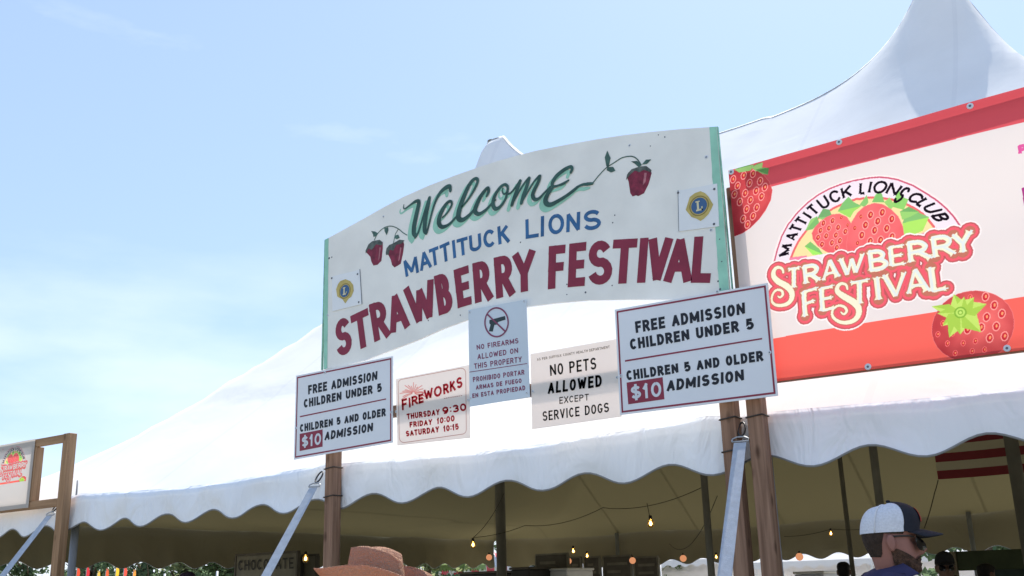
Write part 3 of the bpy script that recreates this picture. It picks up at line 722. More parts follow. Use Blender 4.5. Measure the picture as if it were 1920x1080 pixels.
def admission(label, quad, wash, y):
    root = thing('admission_sign', label, 'sign', (quad[3][0], y, quad[3][1]), 0, 'admission price signs')
    mb = MB(); poly_on(mb, quad, y, .006); mb.out('panel', m_signw, root)
    def T(p): return bil(quad, *inv(ADMq, S(1140 + p[0] / 3.856, 520 + p[1] / 3.856)))
    mb = MB(); frame_strips(mb, quad, .012, .0105, y - .0012); mb.out('border', m_inkred, root)
    mb = MB(); P = [T(p) for p in ((137, 603), (1125, 443), (1126, 454), (137, 615))]; poly_on(mb, P, y - .0012); mb.out('divider_line', m_inkred, root)
    for s_, q in [('FREE ADMISSION', [(207, 325), (1000, 185), (1003, 272), (215, 408)]), ('CHILDREN UNDER 5', [(168, 452), (1062, 298), (1068, 380), (176, 530)]),
                  ('CHILDREN 5 AND OLDER', [(143, 680), (1130, 533), (1135, 608), (150, 750)]), ('ADMISSION', [(442, 748), (992, 668), (996, 752), (437, 830)])]:
        stroke_text('lettering', s_, [T(p) for p in q], .0150 if 'OLDER' in s_ else .0165, y - .0012, m_ink, root, .2)
    mb = MB(); poly_on(mb, [T(p) for p in ((148, 765), (408, 726), (421, 885), (160, 922))], y - .0012); pb = mb.out('price_patch', m_inkred, root)
    stroke_text('price_lettering', '$10', [T(p) for p in ((176, 786), (396, 756), (402, 864), (184, 892))], .0165, y - .0024, m_washer, pb, .2)
    for p in wash: washer(root, S(*p), y - .0005)
q1 = Q((557, 705), (738, 668), (738, 830), (553, 862))
admission('smaller-looking maroon framed admission price sign at the left end, beside the fireworks sign', q1, [(557, 803), (736, 773), (611, 699)], YB)
admission('maroon framed admission price sign at the right end of the row, overlapping the red banner', ADMq, [(1168, 706), (1446, 662), (1348, 548.5)], YB - .012)

def fireworks():
    y = YB + .004
    quad = Q((743, 711), (880, 684.5), (882.5, 821), (746, 835.5))
    root = thing('fireworks_sign', 'cream fireworks schedule sign with red lettering and a pink burst', 'sign', (quad[3][0], y, quad[3][1]))
    mb = MB(); poly_on(mb, quad, y, .004); mb.out('panel', m_sheet, root)
    red = film('red_ink_film', (.50, .045, .08)); pink = film('pink_ink_film', (.86, .42, .42)); line = film('grey_pink_film', (.62, .42, .42))
    T = lambda x, y_: S(540 + x / 4.5, 640 + y_ / 4.5)
    # rounded border
    mb = MB(); pts = []
    for cx, cy, a0 in ((1465, 268, 0), (975, 360, 90), (985, 815, 180), (1470, 745, 270)):
        for k in range(6):
            a = math.radians(a0 + 18 * k); pts.append(T(cx + 40 * math.cos(a), cy - 40 * math.sin(a)))
    pts.append(pts[0]); ribbon(pts, [.0045] * len(pts), y - .0012, mb); mb.out('border', line, root)
    mb = MB(); c = (1065, 440)
    for k in range(17):
        a = math.radians(-12 + 204 * k / 16); R_ = 95 + 28 * ((k * 7) % 3) / 2
        P = [T(c[0] + R_ * t * math.cos(a), c[1] - R_ * 1.05 * t * math.sin(a) + 34 * t * t) for t in (.1, .4, .7, .9, 1.0)]
        ribbon(P, [.003, .005, .006, .006, .002], y - .0012 - .00008 * k, mb)
    mb.out('firework_burst', pink, root)
    mb = MB()
    for ch, x0, x1, zt, h in [('F', 965, 1010, 492, 92), ('I', 1022, 1040, 480, 82), ('R', 1048, 1100, 468, 78), ('E', 1106, 1148, 452, 78), ('W', 1152, 1228, 412, 88), ('O', 1236, 1302, 388, 90), ('R', 1314, 1362, 365, 86), ('K', 1370, 1418, 340, 88), ('S', 1426, 1476, 312, 92)]:
        sl = -.30 * (x1 - x0)
        stroke_letter(mb, ch, [T(x0, zt), T(x1, zt + sl), T(x1 + 4, zt + sl + h), T(x0 + 4, zt + h)], .0155, y - .003)
    mb.out('title_lettering', red, root)
    for s_, q, o_ in [('THURSDAY', [(1005, 612), (1285, 570), (1285, 622), (1012, 660)], .03), ('9:30', [(1305, 557), (1505, 520), (1512, 586), (1312, 618)], .03), ('FRIDAY', [(1030, 682), (1222, 655), (1222, 705), (1033, 728)], .03),
                      ('10:00', [(1262, 647), (1410, 622), (1412, 675), (1262, 700)], .03), ('SATURDAY', [(998, 757), (1280, 716), (1280, 768), (1003, 805)], .03), ('10:15', [(1315, 713), (1445, 692), (1447, 745), (1318, 765)], .03)]:
        stroke_text('lettering', s_, [T(*p) for p in q], .0105 if ':30' not in s_ else .0125, y - .0014, red, root, .2)
    mb = MB()
    for k in range(9):
        x = 1322 + k * 17.5; yy = 484 - k * 2.9
        poly_on(mb, [T(x, yy - 4), T(x + 12, yy - 6), T(x + 12, yy), T(x, yy + 2)], y - .0012)
    mb.out('fine_print', line, root)
    for p in ((744, 772), (879, 750)): washer(root, S(*p), y - .0005, .009)
fireworks()
def firearms():
    y = YB - .004
    quad = Q((880.5, 582), (988.5, 562.5), (995.5, 745), (883, 763))
    root = thing('no_firearms_sign', 'tall pale blue no-firearms sign in English and Spanish under the welcome board', 'sign', (quad[3][0], y, quad[3][1]))
    mb = MB(); poly_on(mb, quad, y, .006); mb.out('panel', m_signb, root)
    T = lambda x, y_: S(860 + x / 3.856, 540 + y_ / 3.856)
    mb = MB(); cx, cy = 284, 251; vs = []; n = 40
    P = [T(cx + 84 * math.cos(2 * PI * k / n), cy + 104 * math.sin(2 * PI * k / n)) for k in range(n + 1)]
    ribbon(P, [.0105] * (n + 1), y - .0026, mb); ribbon([T(218, 194), T(345, 315)], [.0105] * 2, y - .003, mb); mb.out('ban_circle', m_inkpl, root)
    mb = MB(); poly_on(mb, [T(*p) for p in ((232, 235), (345, 205), (349, 232), (293, 249), (285, 268), (268, 270), (256, 318), (228, 316), (240, 268), (232, 258))], y - .0014); mb.out('pistol_silhouette', simple('pistol_ink', (.03, .05, .055), .4), root)
    for s_, q in [('NO FIREARMS', [(138, 414), (440, 364), (442, 402), (142, 450)]), ('ALLOWED ON', [(146, 480), (438, 434), (440, 472), (146, 520)]), ('THIS PROPERTY', [(120, 549), (465, 497), (465, 537), (124, 588)]),
                  ('PROHIBIDO PORTAR', [(112, 647), (484, 592), (485, 628), (114, 683)]), ('ARMAS DE FUEGO', [(134, 705), (463, 655), (465, 688), (135, 738)]), ('EN ESTA PROPIEDAD', [(108, 766), (490, 706), (492, 740), (110, 798)])]:
        stroke_text('lettering', s_, [T(*p) for p in q], .0066, y - .0012, m_inkpl, root, .26)
    mb = MB(); poly_on(mb, [T(*p) for p in ((88, 608), (505, 546), (505, 551), (88, 613))], y - .0012); mb.out('divider_line', m_inkpl, root)
    for p in ((883, 586), (985, 565.5), (990, 737), (885, 747)): washer(root, S(*p), y - .0005, .008)
firearms()
def pets():
    y = YB + .004
    quad = Q((995.4, 664), (1156, 636), (1166, 781.2), (998.7, 805))
    root = thing('no_pets_sign', 'cream no-pets sign with black lettering beside the right admission sign', 'sign', (quad[3][0], y, quad[3][1]))
    mb = MB(); poly_on(mb, quad, y, .004); mb.out('panel', m_sheet, root)
    T = lambda x, y_: S(860 + x / 3.856, 540 + y_ / 3.856)
    blk = film('black_ink_film', (.035, .04, .045)); gry = film('grey_ink_film', (.30, .28, .26))
    for s_, q, o_, m in [('AS PER SUFFOLK COUNTY HEALTH DEPARTMENT', [(570, 510), (1095, 417), (1097, 436), (572, 528)], .0028, gry), ('NO PETS', [(662, 556), (998, 502), (1000, 588), (667, 638)], .0115, blk), ('ALLOWED', [(652, 684), (1038, 627), (1040, 713), (648, 769)], .0150, blk),
                         ('EXCEPT', [(733, 790), (945, 765), (945, 812), (733, 839)], .0062, blk), ('SERVICE DOGS', [(610, 894), (1090, 828), (1092, 897), (613, 964)], .0095, blk)]:
        stroke_text('lettering', s_, [T(*p) for p in q], o_, y - .0012, m, root, .26)
    for p in ((1000, 734), (1158, 708)): washer(root, S(*p), y - .0005, .009)
pets()

# ------------------------------------------------------------------ printed banner: the flat print is rasterised here in the script
class Canvas:
    def __init__(s, x0, z0, x1, z1, ppm, bg):
        s.x0, s.z0, s.x1, s.z1, s.ppm = x0, z0, x1, z1, ppm
        s.w = int((x1 - x0) * ppm); s.h = int((z1 - z0) * ppm)
        s.a = np.zeros((s.h, s.w, 4), np.float32); s.a[:] = bg + (1,)
    def poly(s, pts, col, alpha=1.0, mask=None):
        P = np.array([((p[0] - s.x0) * s.ppm, (p[1] - s.z0) * s.ppm) for p in pts])
        ax, ay = np.floor(P.min(0)).astype(int); bx, by = np.ceil(P.max(0)).astype(int) + 1
        ax, ay = max(ax, 0), max(ay, 0); bx, by = min(bx, s.w), min(by, s.h)
        if bx <= ax or by <= ay: return
        X, Y = np.meshgrid(np.arange(ax, bx) + .5, np.arange(ay, by) + .5)
        ins = np.zeros(X.shape, bool); n = len(P)
        for i in range(n):
            xa, ya = P[i]; xb, yb = P[(i + 1) % n]
            if ya == yb: continue
            c = ((ya > Y) != (yb > Y)) & (X < (xb - xa) * (Y - ya) / (yb - ya) + xa)
            ins ^= c
        sub = s.a[ay:by, ax:bx, :3]
        if callable(col):
            cc = col(X / s.ppm + s.x0, Y / s.ppm + s.z0)
            sub[ins] = sub[ins] * (1 - alpha) + cc[ins] * alpha
        else: sub[ins] = sub[ins] * (1 - alpha) + np.array(col, np.float32) * alpha
    def ribbon(s, pts, ws, col, alpha=1.0, round_=True):
        P = [Vector(p) for p in pts]
        for i in range(len(P) - 1):
            d = P[i + 1] - P[i]
            if d.length < 1e-7: continue
            nn = Vector((-d.y, d.x)).normalized()
            s.poly([P[i] + nn * ws[i] / 2, P[i + 1] + nn * ws[i + 1] / 2, P[i + 1] - nn * ws[i + 1] / 2, P[i] - nn * ws[i] / 2], col, alpha)
        if round_:
            for p, w in zip(P, ws): s.disc(p, w / 2, col, alpha)
    def disc(s, c, r, col, alpha=1.0, ry=None, rot=0.0, n=14):
        ry = r if ry is None else ry
        pts = []
        for k in range(n):
            a = 2 * PI * k / n; x, z = r * math.cos(a), ry * math.sin(a)
            pts.append((c[0] + x * math.cos(rot) - z * math.sin(rot), c[1] + x * math.sin(rot) + z * math.cos(rot)))
        s.poly(pts, col, alpha)
    def image(s, name):
        im = bpy.data.images.new(name, s.w, s.h, alpha=False, float_buffer=False)
        im.colorspace_settings.name = 'sRGB'
        a = s.a.copy(); a[..., :3] = np.clip(a[..., :3], 0, 1)
        im.pixels.foreach_set(a.ravel()); im.update(); im.pack(); return im

BX0, BX1, BZ0, BZ1 = -2.137, 1.40, 0, 0
_tl = S(1363, 318); _bl = S(1458, 713)
BX0 = _tl[0]; BZ1 = max(S(1364, 318)[1], S(1920, 160)[1]) + .012; BZ0 = S(1640, 688)[1] - .03
def ban_top(x): return _tl[1] + (S(1920, 160)[1] - _tl[1]) * (x - BX0) / (S(1920, 160)[0] - BX0)
def ban_bot(x): return S(1470, 711)[1] + (S(1920, 655)[1] - S(1470, 711)[1]) * (x - BX0) / (S(1920, 655)[0] - BX0)
C_CREAM = (.90, .86, .84); C_RED = (.96, .41, .37)
cv = Canvas(BX0, BZ0, BX1, BZ1, 420, C_CREAM)
b1 = lambda x, y: S(1350 + x / 3.272, 150 + y / 3.272)
b2 = lambda x, y: S(1400 + x / 3.177, 380 + y / 3.177)
b3 = lambda x, y: S(1430 + x / 4.91, 400 + y / 4.91)
b4 = lambda x, y: S(1620 + x / 5.4, 400 + y / 5.4)
b5 = lambda x, y: S(1430 + x / 6, 320 + y / 6)
b6 = lambda x, y: S(1600 + x / 6.75, 320 + y / 6.75)
zr = S(1640, 300)[1]; zr2 = S(1900, 556)[1]
cv.poly([(BX0, b1(300, 652)[1]), (BX1, b1(1865, 240)[1]), (BX1, BZ1 + .1), (BX0, BZ1 + .1)], (.86, .35, .38))
cv.poly([(BX0, b2(165, 803)[1]), (BX1, b2(1650, 550)[1]), (BX1, BZ0 - .1), (BX0, BZ0 - .1)], C_RED)
def berry(outl, seeds, base=(.84, .30, .33), hi=(.96, .46, .46), ctr=None, rad=None):
    def shade(X, Z):
        d = np.sqrt((X - ctr[0]) ** 2 + (Z - ctr[1]) ** 2) / rad
        n_ = .5 + .5 * np.sin(X * 61 + np.sin(Z * 47) * 1.3)
        t = np.clip(.9 - d * .7 + .12 * n_, 0, 1)[..., None]
        return (np.array(base) * (1 - t) + np.array(hi) * t).astype(np.float32)
    cv.poly(outl, shade); cv.ribbon(outl + [outl[0]], [.0022] * (len(outl) + 1), (.93, .50, .50))
    for (p, r, lite) in seeds:
        cv.disc(p, r * 1.35, (.99, .66, .62) if lite else (.97, .50, .48), .9, r * 1.9, -.3, 10)
        cv.disc(p, r * .95, (.80, .20, .24), 1, r * 1.45, -.3, 10)
        cv.disc((p[0] + r * .15, p[1] + r * .1), r * .4, (.97, .62, .42), 1, r * .7, -.3, 8)
def seeds_in(outl, step, r, lite_c=None, lite_r=0):
    xs = [p[0] for p in outl]; zs = [p[1] for p in outl]; o = []; j = 0; z = min(zs)
    def inside(q):
        c = False; n = len(outl)
        for i in range(n):
            xa, za = outl[i]; xb, zb = outl[(i + 1) % n]
            if (za > q[1]) != (zb > q[1]) and q[0] < (xb - xa) * (q[1] - za) / (zb - za) + xa: c = not c
        return c
    while z < max(zs):
        x = min(xs) + (step / 2 if j % 2 else 0)
        while x < max(xs):
            q = (x + rnd.uniform(-.12, .12) * step, z + rnd.uniform(-.12, .12) * step)
            if all(inside((q[0] + dx, q[1] + dz)) for dx, dz in ((r * 2, 0), (-r * 2, 0), (0, r * 2), (0, -r * 2))):
                l_ = lite_c is not None and math.hypot(q[0] - lite_c[0], q[1] - lite_c[1]) < lite_r
                o.append((q, r * (1.25 if l_ else .8), l_))
            x += step
        z += step * .8; j += 1
    return o
def leaf(pts, c1=(.66, .86, .42), c2=(.46, .72, .36)):
    cv.poly(pts, c1)
    n = len(pts); k = max(range(n), key=lambda i: (Vector(pts[i]) - Vector(pts[0])).length)
    half = pts[:k + 1]; cv.poly(half, c2)
# corner strawberry, top left
ol = [b1(*p) for p in ((36, 566), (90, 545), (150, 535), (215, 545), (262, 580), (295, 620), (312, 670), (303, 730), (270, 795), (230, 850), (180, 900), (130, 935), (80, 955), (60, 760))]
berry(ol, seeds_in(ol, .062, .0112, b1(170, 700), .3), (.58, .14, .19), (.90, .36, .36), ctr=b1(235, 700), rad=.27)
for lf in (((80, 545), (130, 520), (200, 512), (180, 550), (110, 562)), ((180, 530), (225, 505), (255, 500), (250, 535), (215, 555)), ((210, 545), (260, 530), (292, 535), (285, 575), (250, 570))): leaf([b1(*p) for p in lf], (.60, .76, .46), (.42, .62, .36))
# arch ring
outer = [b5(*p) for p in ((100, 1075), (120, 1000), (150, 880), (200, 730), (270, 600), (380, 460), (500, 345), (620, 260), (740, 197), (870, 148), (1010, 108), (1190, 77))] + [b6(*p) for p in ((320, 75), (440, 84), (560, 108), (740, 175), (900, 268), (1040, 360), (1150, 452), (1250, 560), (1342, 695))]
inner = [b5(*p) for p in ((298, 985), (340, 880), (385, 790), (440, 710), (520, 610), (600, 535), (700, 468), (780, 415), (860, 378), (950, 340), (1050, 310))] + [b6(*p) for p in ((60, 350), (200, 330), (330, 335), (470, 352), (600, 385), (700, 430), (790, 480), (860, 530), (930, 600), (1000, 692))]
def grow(pl, c, k): return [(c[0] + (p[0] - c[0]) * k, c[1] + (p[1] - c[1]) * k) for p in pl]
cc0 = S(1630, 470)
cv.poly(grow(outer, cc0, 1.03) + [b4(1000, 170), b3(90, 450)], (.97, .90, .88))
cv.poly(outer, (.93, .87, .89)); cv.ribbon(outer, [.0085] * len(outer), (.80, .36, .45))
cv.poly(inner + [b4(620, 200), b3(260, 420)], (.96, .86, .62)); cv.ribbon(inner, [.012] * len(inner), (.91, .42, .42))
cv.poly([b4(560, 190), b4(720, 130), b4(715, 190), b4(610, 225)], (.96, .60, .68)); cv.poly([b3(240, 400), b3(390, 380), b3(400, 440), b3(245, 450)], (.95, .52, .62))
def resample(pl, n=240):
    P = [Vector(p) for p in pl]; d = [0]
    for i in range(1, len(P)): d.append(d[-1] + (P[i] - P[i - 1]).length)
    o = []
    for k in range(n + 1):
        q = d[-1] * k / n; i = max(j for j in range(len(d)) if d[j] <= q + 1e-9); i = min(i, len(P) - 2)
        t = (q - d[i]) / (d[i + 1] - d[i]); o.append(P[i].lerp(P[i + 1], t))
    return o
ro, ri = resample(outer), resample(inner)
def canvas_letter(ch, q, w, col, serif=0.0, extra=0.0, thin=1.0):
    """letter drawn stroke by stroke; w stem width in metres; serif flares the stroke ends"""
    tl, tr, br, bl = [Vector(p) for p in q]
    H = ((tl - bl).length + (tr - br).length) / 2; Wd = ((tr - tl).length + (br - bl).length) / 2
    iu = min(.45, w * .5 / Wd); iv = w * .22 / H if serif else w * .5 / H
    for k, st in enumerate(SK[ch]):
        pts = [bil(q, iu + u * (1 - 2 * iu), iv + v * (1 - 2 * iv)) for u, v in st]
        v0, v1 = Vector(pts[0]), Vector(pts[-1]); horiz = abs(st[0][1] - st[-1][1]) < .1 and len(st) == 2
        ww = w * (thin if horiz else 1.0)
        if ch in 'AVWMN' and serif and ((ch in 'A' and k == 0) or (ch == 'V' and k == 1) or (ch == 'W' and k in (1, 3))): ww = w * .62
        if len(st) == 2 and serif:
            a, b = Vector(pts[0]), Vector(pts[1]); L_ = (b - a).length; d = (b - a) / L_
            e = min(.3, w * .55 / L_)
            P = [a, a.lerp(b, e * .35), a.lerp(b, e), b.lerp(a, e), b.lerp(a, e * .35), b]
            s0 = s1 = serif
            if horiz: s0 = 1.0 if st[0][0] == 0 and ch in 'EFL' else serif * 1.15
            if ch in 'AVWYK' and not horiz:
                if st[0][1] < 1 and st[0][1] > 0 or (ch in 'V' and st[0][1] == 0) or (ch == 'W' and st[0][1] == 0): s0 = 1
                if st[1][1] < .9 and st[1][1] >= 0 and ch in 'VWY' and not (ch == 'Y' and k == 2): s1 = 1
                if ch == 'A' and k == 0: s1 = 1
                if ch == 'A' and k == 1: s0 = 1
            ws = [ww * s0, ww * (1 + (s0 - 1) * .45), ww, ww, ww * (1 + (s1 - 1) * .45), ww * s1]
        else:
            P = [Vector(p) for p in pts]; ws = [ww] * len(P)
        ws = [x + extra for x in ws]
        cv.ribbon(P, ws, col, 1.0, extra > 0 or len(st) > 2)
# leaves and berries of the logo
for lf, a, b_ in ((((715, 800), (745, 750), (782, 712), (815, 745), (862, 768), (815, 800), (790, 840)), (.62, .84, .40), (.50, .74, .44)), (((925, 745), (945, 705), (972, 672), (990, 700), (1002, 745)), (.50, .74, .42), (.62, .82, .48)),
                  (((1045, 770), (1068, 715), (1092, 665), (1108, 710), (1150, 725), (1120, 790)), (.56, .80, .42), (.66, .86, .50)), (((1110, 870), (1140, 800), (1200, 800), (1274, 832), (1235, 915), (1175, 940), (1118, 962)), (.68, .88, .40), (.52, .74, .44)),
                  (((1095, 800), (1150, 770), (1215, 800), (1160, 830), (1110, 850)), (.60, .80, .44), (.46, .68, .40)), (((510, 1015), (545, 985), (600, 1030), (622, 1062), (560, 1068)), (.64, .90, .40), (.50, .74, .42)),
                  (((515, 920), (548, 850), (588, 830), (600, 870), (560, 910)), (.50, .72, .42), (.60, .80, .46)), (((590, 840), (625, 785), (665, 790), (680, 830), (640, 860)), (.56, .78, .46), (.46, .66, .42)),
                  (((850, 760), (895, 700), (905, 745), (880, 775)), (.54, .76, .44), (.46, .66, .42)), (((1000, 745), (1035, 715), (1062, 760), (1040, 790)), (.82, .86, .50), (.60, .80, .44))):
    leaf([b1(*p) for p in lf], a, b_)
ol = [b1(*p) for p in ((555, 935), (575, 895), (605, 865), (640, 838), (680, 820), (725, 815), (770, 835), (800, 880), (790, 960), (760, 1060), (700, 1068), (640, 1045), (590, 1010), (562, 970))]
berry(ol, seeds_in(ol, .050, .0085, b1(650, 955), .115), ctr=b1(700, 880), rad=.30)
ol = [b1(*p) for p in ((765, 1000), (780, 920), (800, 865), (835, 810), (880, 770), (940, 750), (990, 757), (1040, 785), (1085, 830), (1110, 885), (1120, 945), (1100, 1010), (1000, 1080), (860, 1090), (770, 1080))]
berry(ol, seeds_in(ol, .062, .0105, b1(1015, 920), .16), ctr=b1(900, 860), rad=.42)
# arc lettering: start fraction, end fraction
mid = [a.lerp(b_, .5) for a, b_ in zip(ri, ro)]
mlen = sum((mid[i + 1] - mid[i]).length for i in range(240))
def fr_of(p): return min(range(241), key=lambda i: (mid[i] - Vector(p)).length)
arcw = [('M', b5(240, 880), 19.5), ('A', b5(320, 735), 15.5), ('T', b5(362, 640), 13), ('T', b5(418, 555), 13), ('I', b5(485, 485), 3.5), ('T', b5(556, 425), 14), ('U', b5(668, 345), 16), ('C', b5(800, 285), 17), ('K', b5(940, 235), 17),
        ('L', b6(110, 225), 11), ('I', b6(205, 200), 3.5), ('O', b6(330, 200), 21), ('N', b6(500, 235), 19), ('S', b6(620, 290), 12), ('C', b6(775, 330), 18), ('L', b6(865, 400), 12), ('U', b6(975, 460), 17), ('B', b6(1075, 575), 14)]
for ch, p, wpx in arcw:
    fc = fr_of(p); hw = wpx * .00335 / 2 / mlen * 240; fa, fb = max(0, fc - hw), min(239.5, fc + hw)
    g = lambda L_, f: L_[int(f)].lerp(L_[min(int(f) + 1, 240)], f - int(f))
    def mk(f, k):
        i_, o_ = g(ri, f), g(ro, f); return i_.lerp(o_, k)
    canvas_letter(ch, [mk(fa, .82), mk(fb, .82), mk(fb, .24 if ch != 'S' else -.10), mk(fa, .24 if ch != 'S' else -.10)], .0125, (.10, .07, .11), 1.4)
# the big serif words with their red surround
logo = [('T', b3, [(205, 505), (345, 482), (335, 668), (215, 700)], .036), ('R', b3, [(352, 480), (500, 450), (525, 610), (368, 652)], .038), ('A', b3, [(530, 432), (672, 398), (702, 578), (525, 622)], .038), ('W', b3, [(676, 405), (925, 348), (900, 530), (712, 578)], .038),
        ('B', b4, [(18, 375), (200, 350), (240, 545), (38, 578)], .038), ('E', b4, [(222, 322), (398, 300), (416, 496), (245, 532)], .038), ('R', b4, [(418, 278), (610, 255), (690, 440), (432, 497)], .040), ('R', b4, [(660, 230), (860, 200), (928, 400), (680, 446)], .040), ('Y', b4, [(858, 202), (1090, 150), (1082, 378), (900, 408)], .042),
        ('F', b3, [(342, 715), (512, 668), (482, 908), (365, 960)], .040), ('E', b3, [(508, 680), (655, 650), (672, 868), (520, 906)], .040), ('T', b3, [(775, 628), (982, 592), (962, 815), (805, 852)], .040), ('I', b4, [(60, 635), (165, 618), (195, 868), (85, 890)], .042),
        ('V', b4, [(160, 612), (418, 572), (412, 820), (215, 860)], .042), ('A', b4, [(405, 562), (590, 535), (665, 778), (408, 820)], .044), ('L', b4, [(632, 528), (800, 515), (858, 752), (662, 795)], .046)]
S1 = ([b3(*p) for p in ((178, 540), (168, 505), (130, 490), (95, 515), (88, 570), (130, 620), (210, 665), (255, 720), (255, 780), (220, 825), (160, 842), (105, 835), (72, 800), (80, 740), (115, 700), (160, 705), (175, 740), (150, 768), (128, 755))], [.016, .020, .026, .032, .042, .050, .052, .048, .040, .034, .028, .024, .020, .018, .020, .022, .022, .016, .010])
S2 = ([b3(*p) for p in ((770, 690), (755, 650), (710, 640), (678, 670), (680, 715), (740, 760), (830, 815), (875, 870), (870, 940), (825, 985), (750, 1003), (680, 985), (635, 940), (640, 880), (690, 845), (745, 858), (765, 895), (740, 925), (712, 905))], [.016, .020, .026, .032, .042, .050, .054, .050, .042, .036, .030, .026, .022, .018, .020, .022, .022, .016, .010])
def words(col, extra, lite=None):
    for ch, fn, q, w in logo:
        canvas_letter(ch, [fn(*p) for p in q], w * .66, col, 1.7, extra, .62)
    for P, ws in (S1, S2):
        p2, w2 = smooth_path(P, ws, 4); cv.ribbon(p2, [x * .66 + extra for x in w2], col)
words((.97, .92, .90), .066); words((.74, .36, .36), .050); words((.93, .38, .43), .036)
cv.poly([b3(90, 470), b3(340, 440), b4(400, 260), b4(1000, 170), b4(1060, 330), b4(700, 470), b4(740, 760), b4(100, 860), b3(500, 930), b3(330, 800)], (.93, .36, .42), .0)
words((.76, .46, .38), .010); words((.94, .92, .80), .0)
def inner_light():
    for ch, fn, q, w in logo: canvas_letter(ch, [(lambda p: (p[0] + .003, p[1] + .001))(fn(*p)) for p in q], w * .30, (.88, .90, .88), 1.0, 0, .5)
inner_light()
# lower right strawberry with its star of leaves
c = b2(1338, 732); ol = [(c[0] + .190 * math.cos(2 * PI * k / 28) * (1 + .03 * math.sin(4 * PI * k / 28)), c[1] + .178 * math.sin(2 * PI * k / 28)) for k in range(28)]
berry(ol, seeds_in(ol, .066, .0108, b2(1430, 690), .12), (.66, .19, .22), (.96, .46, .44), b2(1400, 690), .23)
hc = Vector(b2(1268, 650))
for tip, wdt in (((1228, 540), .035), ((1095, 612), .03), ((1130, 655), .032), ((1160, 730), .03), ((1200, 800), .040), ((1268, 782), .042), ((1392, 768), .046), ((1425, 600), .040), ((1350, 560), .036), ((1290, 555), .025)):
    t_ = Vector(b2(*tip)); d = (t_ - hc); nn = Vector((-d.y, d.x)).normalized() * wdt
    cv.poly([hc, hc + d * .45 + nn, t_, hc + d * .45 - nn], (.66, .80, .32)); cv.poly([hc, hc + d * .45 + nn, t_], (.76, .88, .42))
for r_, c_ in ((.030, (.52, .70, .26)), (.022, (.74, .88, .42)), (.013, (.52, .70, .26)), (.007, (.78, .90, .46))): cv.disc(hc, r_, c_)
# start of the next column of print at the edge of the picture
canvas_letter('P', [S(1907, 272), S(1924, 267), S(1927, 285), S(1909, 291)], .016, (.86, .36, .60))
cv.poly([S(1914, 350), S(1960, 338), S(1964, 372), S(1918, 384)], (.66, .22, .50))
banner_img = cv.image('banner_print')
def print_mat(name, img, trans, gain=1.0):
    m = bpy.data.materials.new(name); m.use_nodes = True; t = m.node_tree; t.nodes.clear()
    o = t.nodes.new('ShaderNodeOutputMaterial'); d = t.nodes.new('ShaderNodeBsdfDiffuse'); tr = t.nodes.new('ShaderNodeBsdfTranslucent'); mx = t.nodes.new('ShaderNodeMixShader')
    uv = t.nodes.new('ShaderNodeUVMap'); uv.uv_map = 'print'; im = t.nodes.new('ShaderNodeTexImage'); im.image = img; im.extension = 'EXTEND'
    gm = t.nodes.new('ShaderNodeMix'); gm.data_type = 'RGBA'; gm.blend_type = 'MULTIPLY'; gm.inputs['Factor'].default_value = 1; gm.inputs['B'].default_value = (gain, gain, gain, 1)
    t.links.new(uv.outputs[0], im.inputs[0]); t.links.new(im.outputs[0], gm.inputs['A']); t.links.new(gm.outputs['Result'], d.inputs[0]); t.links.new(gm.outputs['Result'], tr.inputs[0])
    mx.inputs[0].default_value = trans
    n2 = t.nodes.new('ShaderNodeTexNoise'); n2.inputs['Scale'].default_value = 1.6; n2.inputs['Detail'].default_value = 2
    tcn = t.nodes.new('ShaderNodeTexCoord'); t.links.new(tcn.outputs['Object'], n2.inputs['Vector'])
    bp = t.nodes.new('ShaderNodeBump'); bp.inputs['Strength'].default_value = .25; bp.inputs['Distance'].default_value = .05
    t.links.new(n2.outputs[0], bp.inputs['Height']); t.links.new(bp.outputs[0], d.inputs['Normal']); t.links.new(bp.outputs[0], tr.inputs['Normal'])
    t.links.new(d.outputs[0], mx.inputs[1]); t.links.new(tr.outputs[0], mx.inputs[2]); t.links.new(mx.outputs[0], o.inputs[0]); return m
def sheet(name, x0, z0, x1, z1, y, mat, parent, nx=60, nz=24, wav=.006, seed=0, lim=None):
    vs = []; fs = []; uvs = []
    for j in range(nz + 1):
        for i in range(nx + 1):
            u, v = i / nx, j / nz; e = min(1, min(u, 1 - u, v, 1 - v) * 8)
            x = x0 + (x1 - x0) * u; za, zb = (z0, z1) if lim is None else (lim[0](x), lim[1](x)); z = za + (zb - za) * v
            uvs.append((u, (z - z0) / (z1 - z0))); vs.append((x, y + wav * e * noise.noise((u * 5 + seed, v * 3, 1)), z + .003 * noise.noise((u * 9, seed, 2))))
    for j in range(nz):
        for i in range(nx): fs.append((j * (nx + 1) + i, j * (nx + 1) + i + 1, (j + 1) * (nx + 1) + i + 1, (j + 1) * (nx + 1) + i))
    me = mesh(name, vs, fs, mat, True); ul = me.uv_layers.new(name='print')
    for lp in me.loops: ul.data[lp.index].uv = uvs[lp.vertex_index]
    return link(name, me, parent)
m_banner = print_mat('printed_vinyl', banner_img, .345)
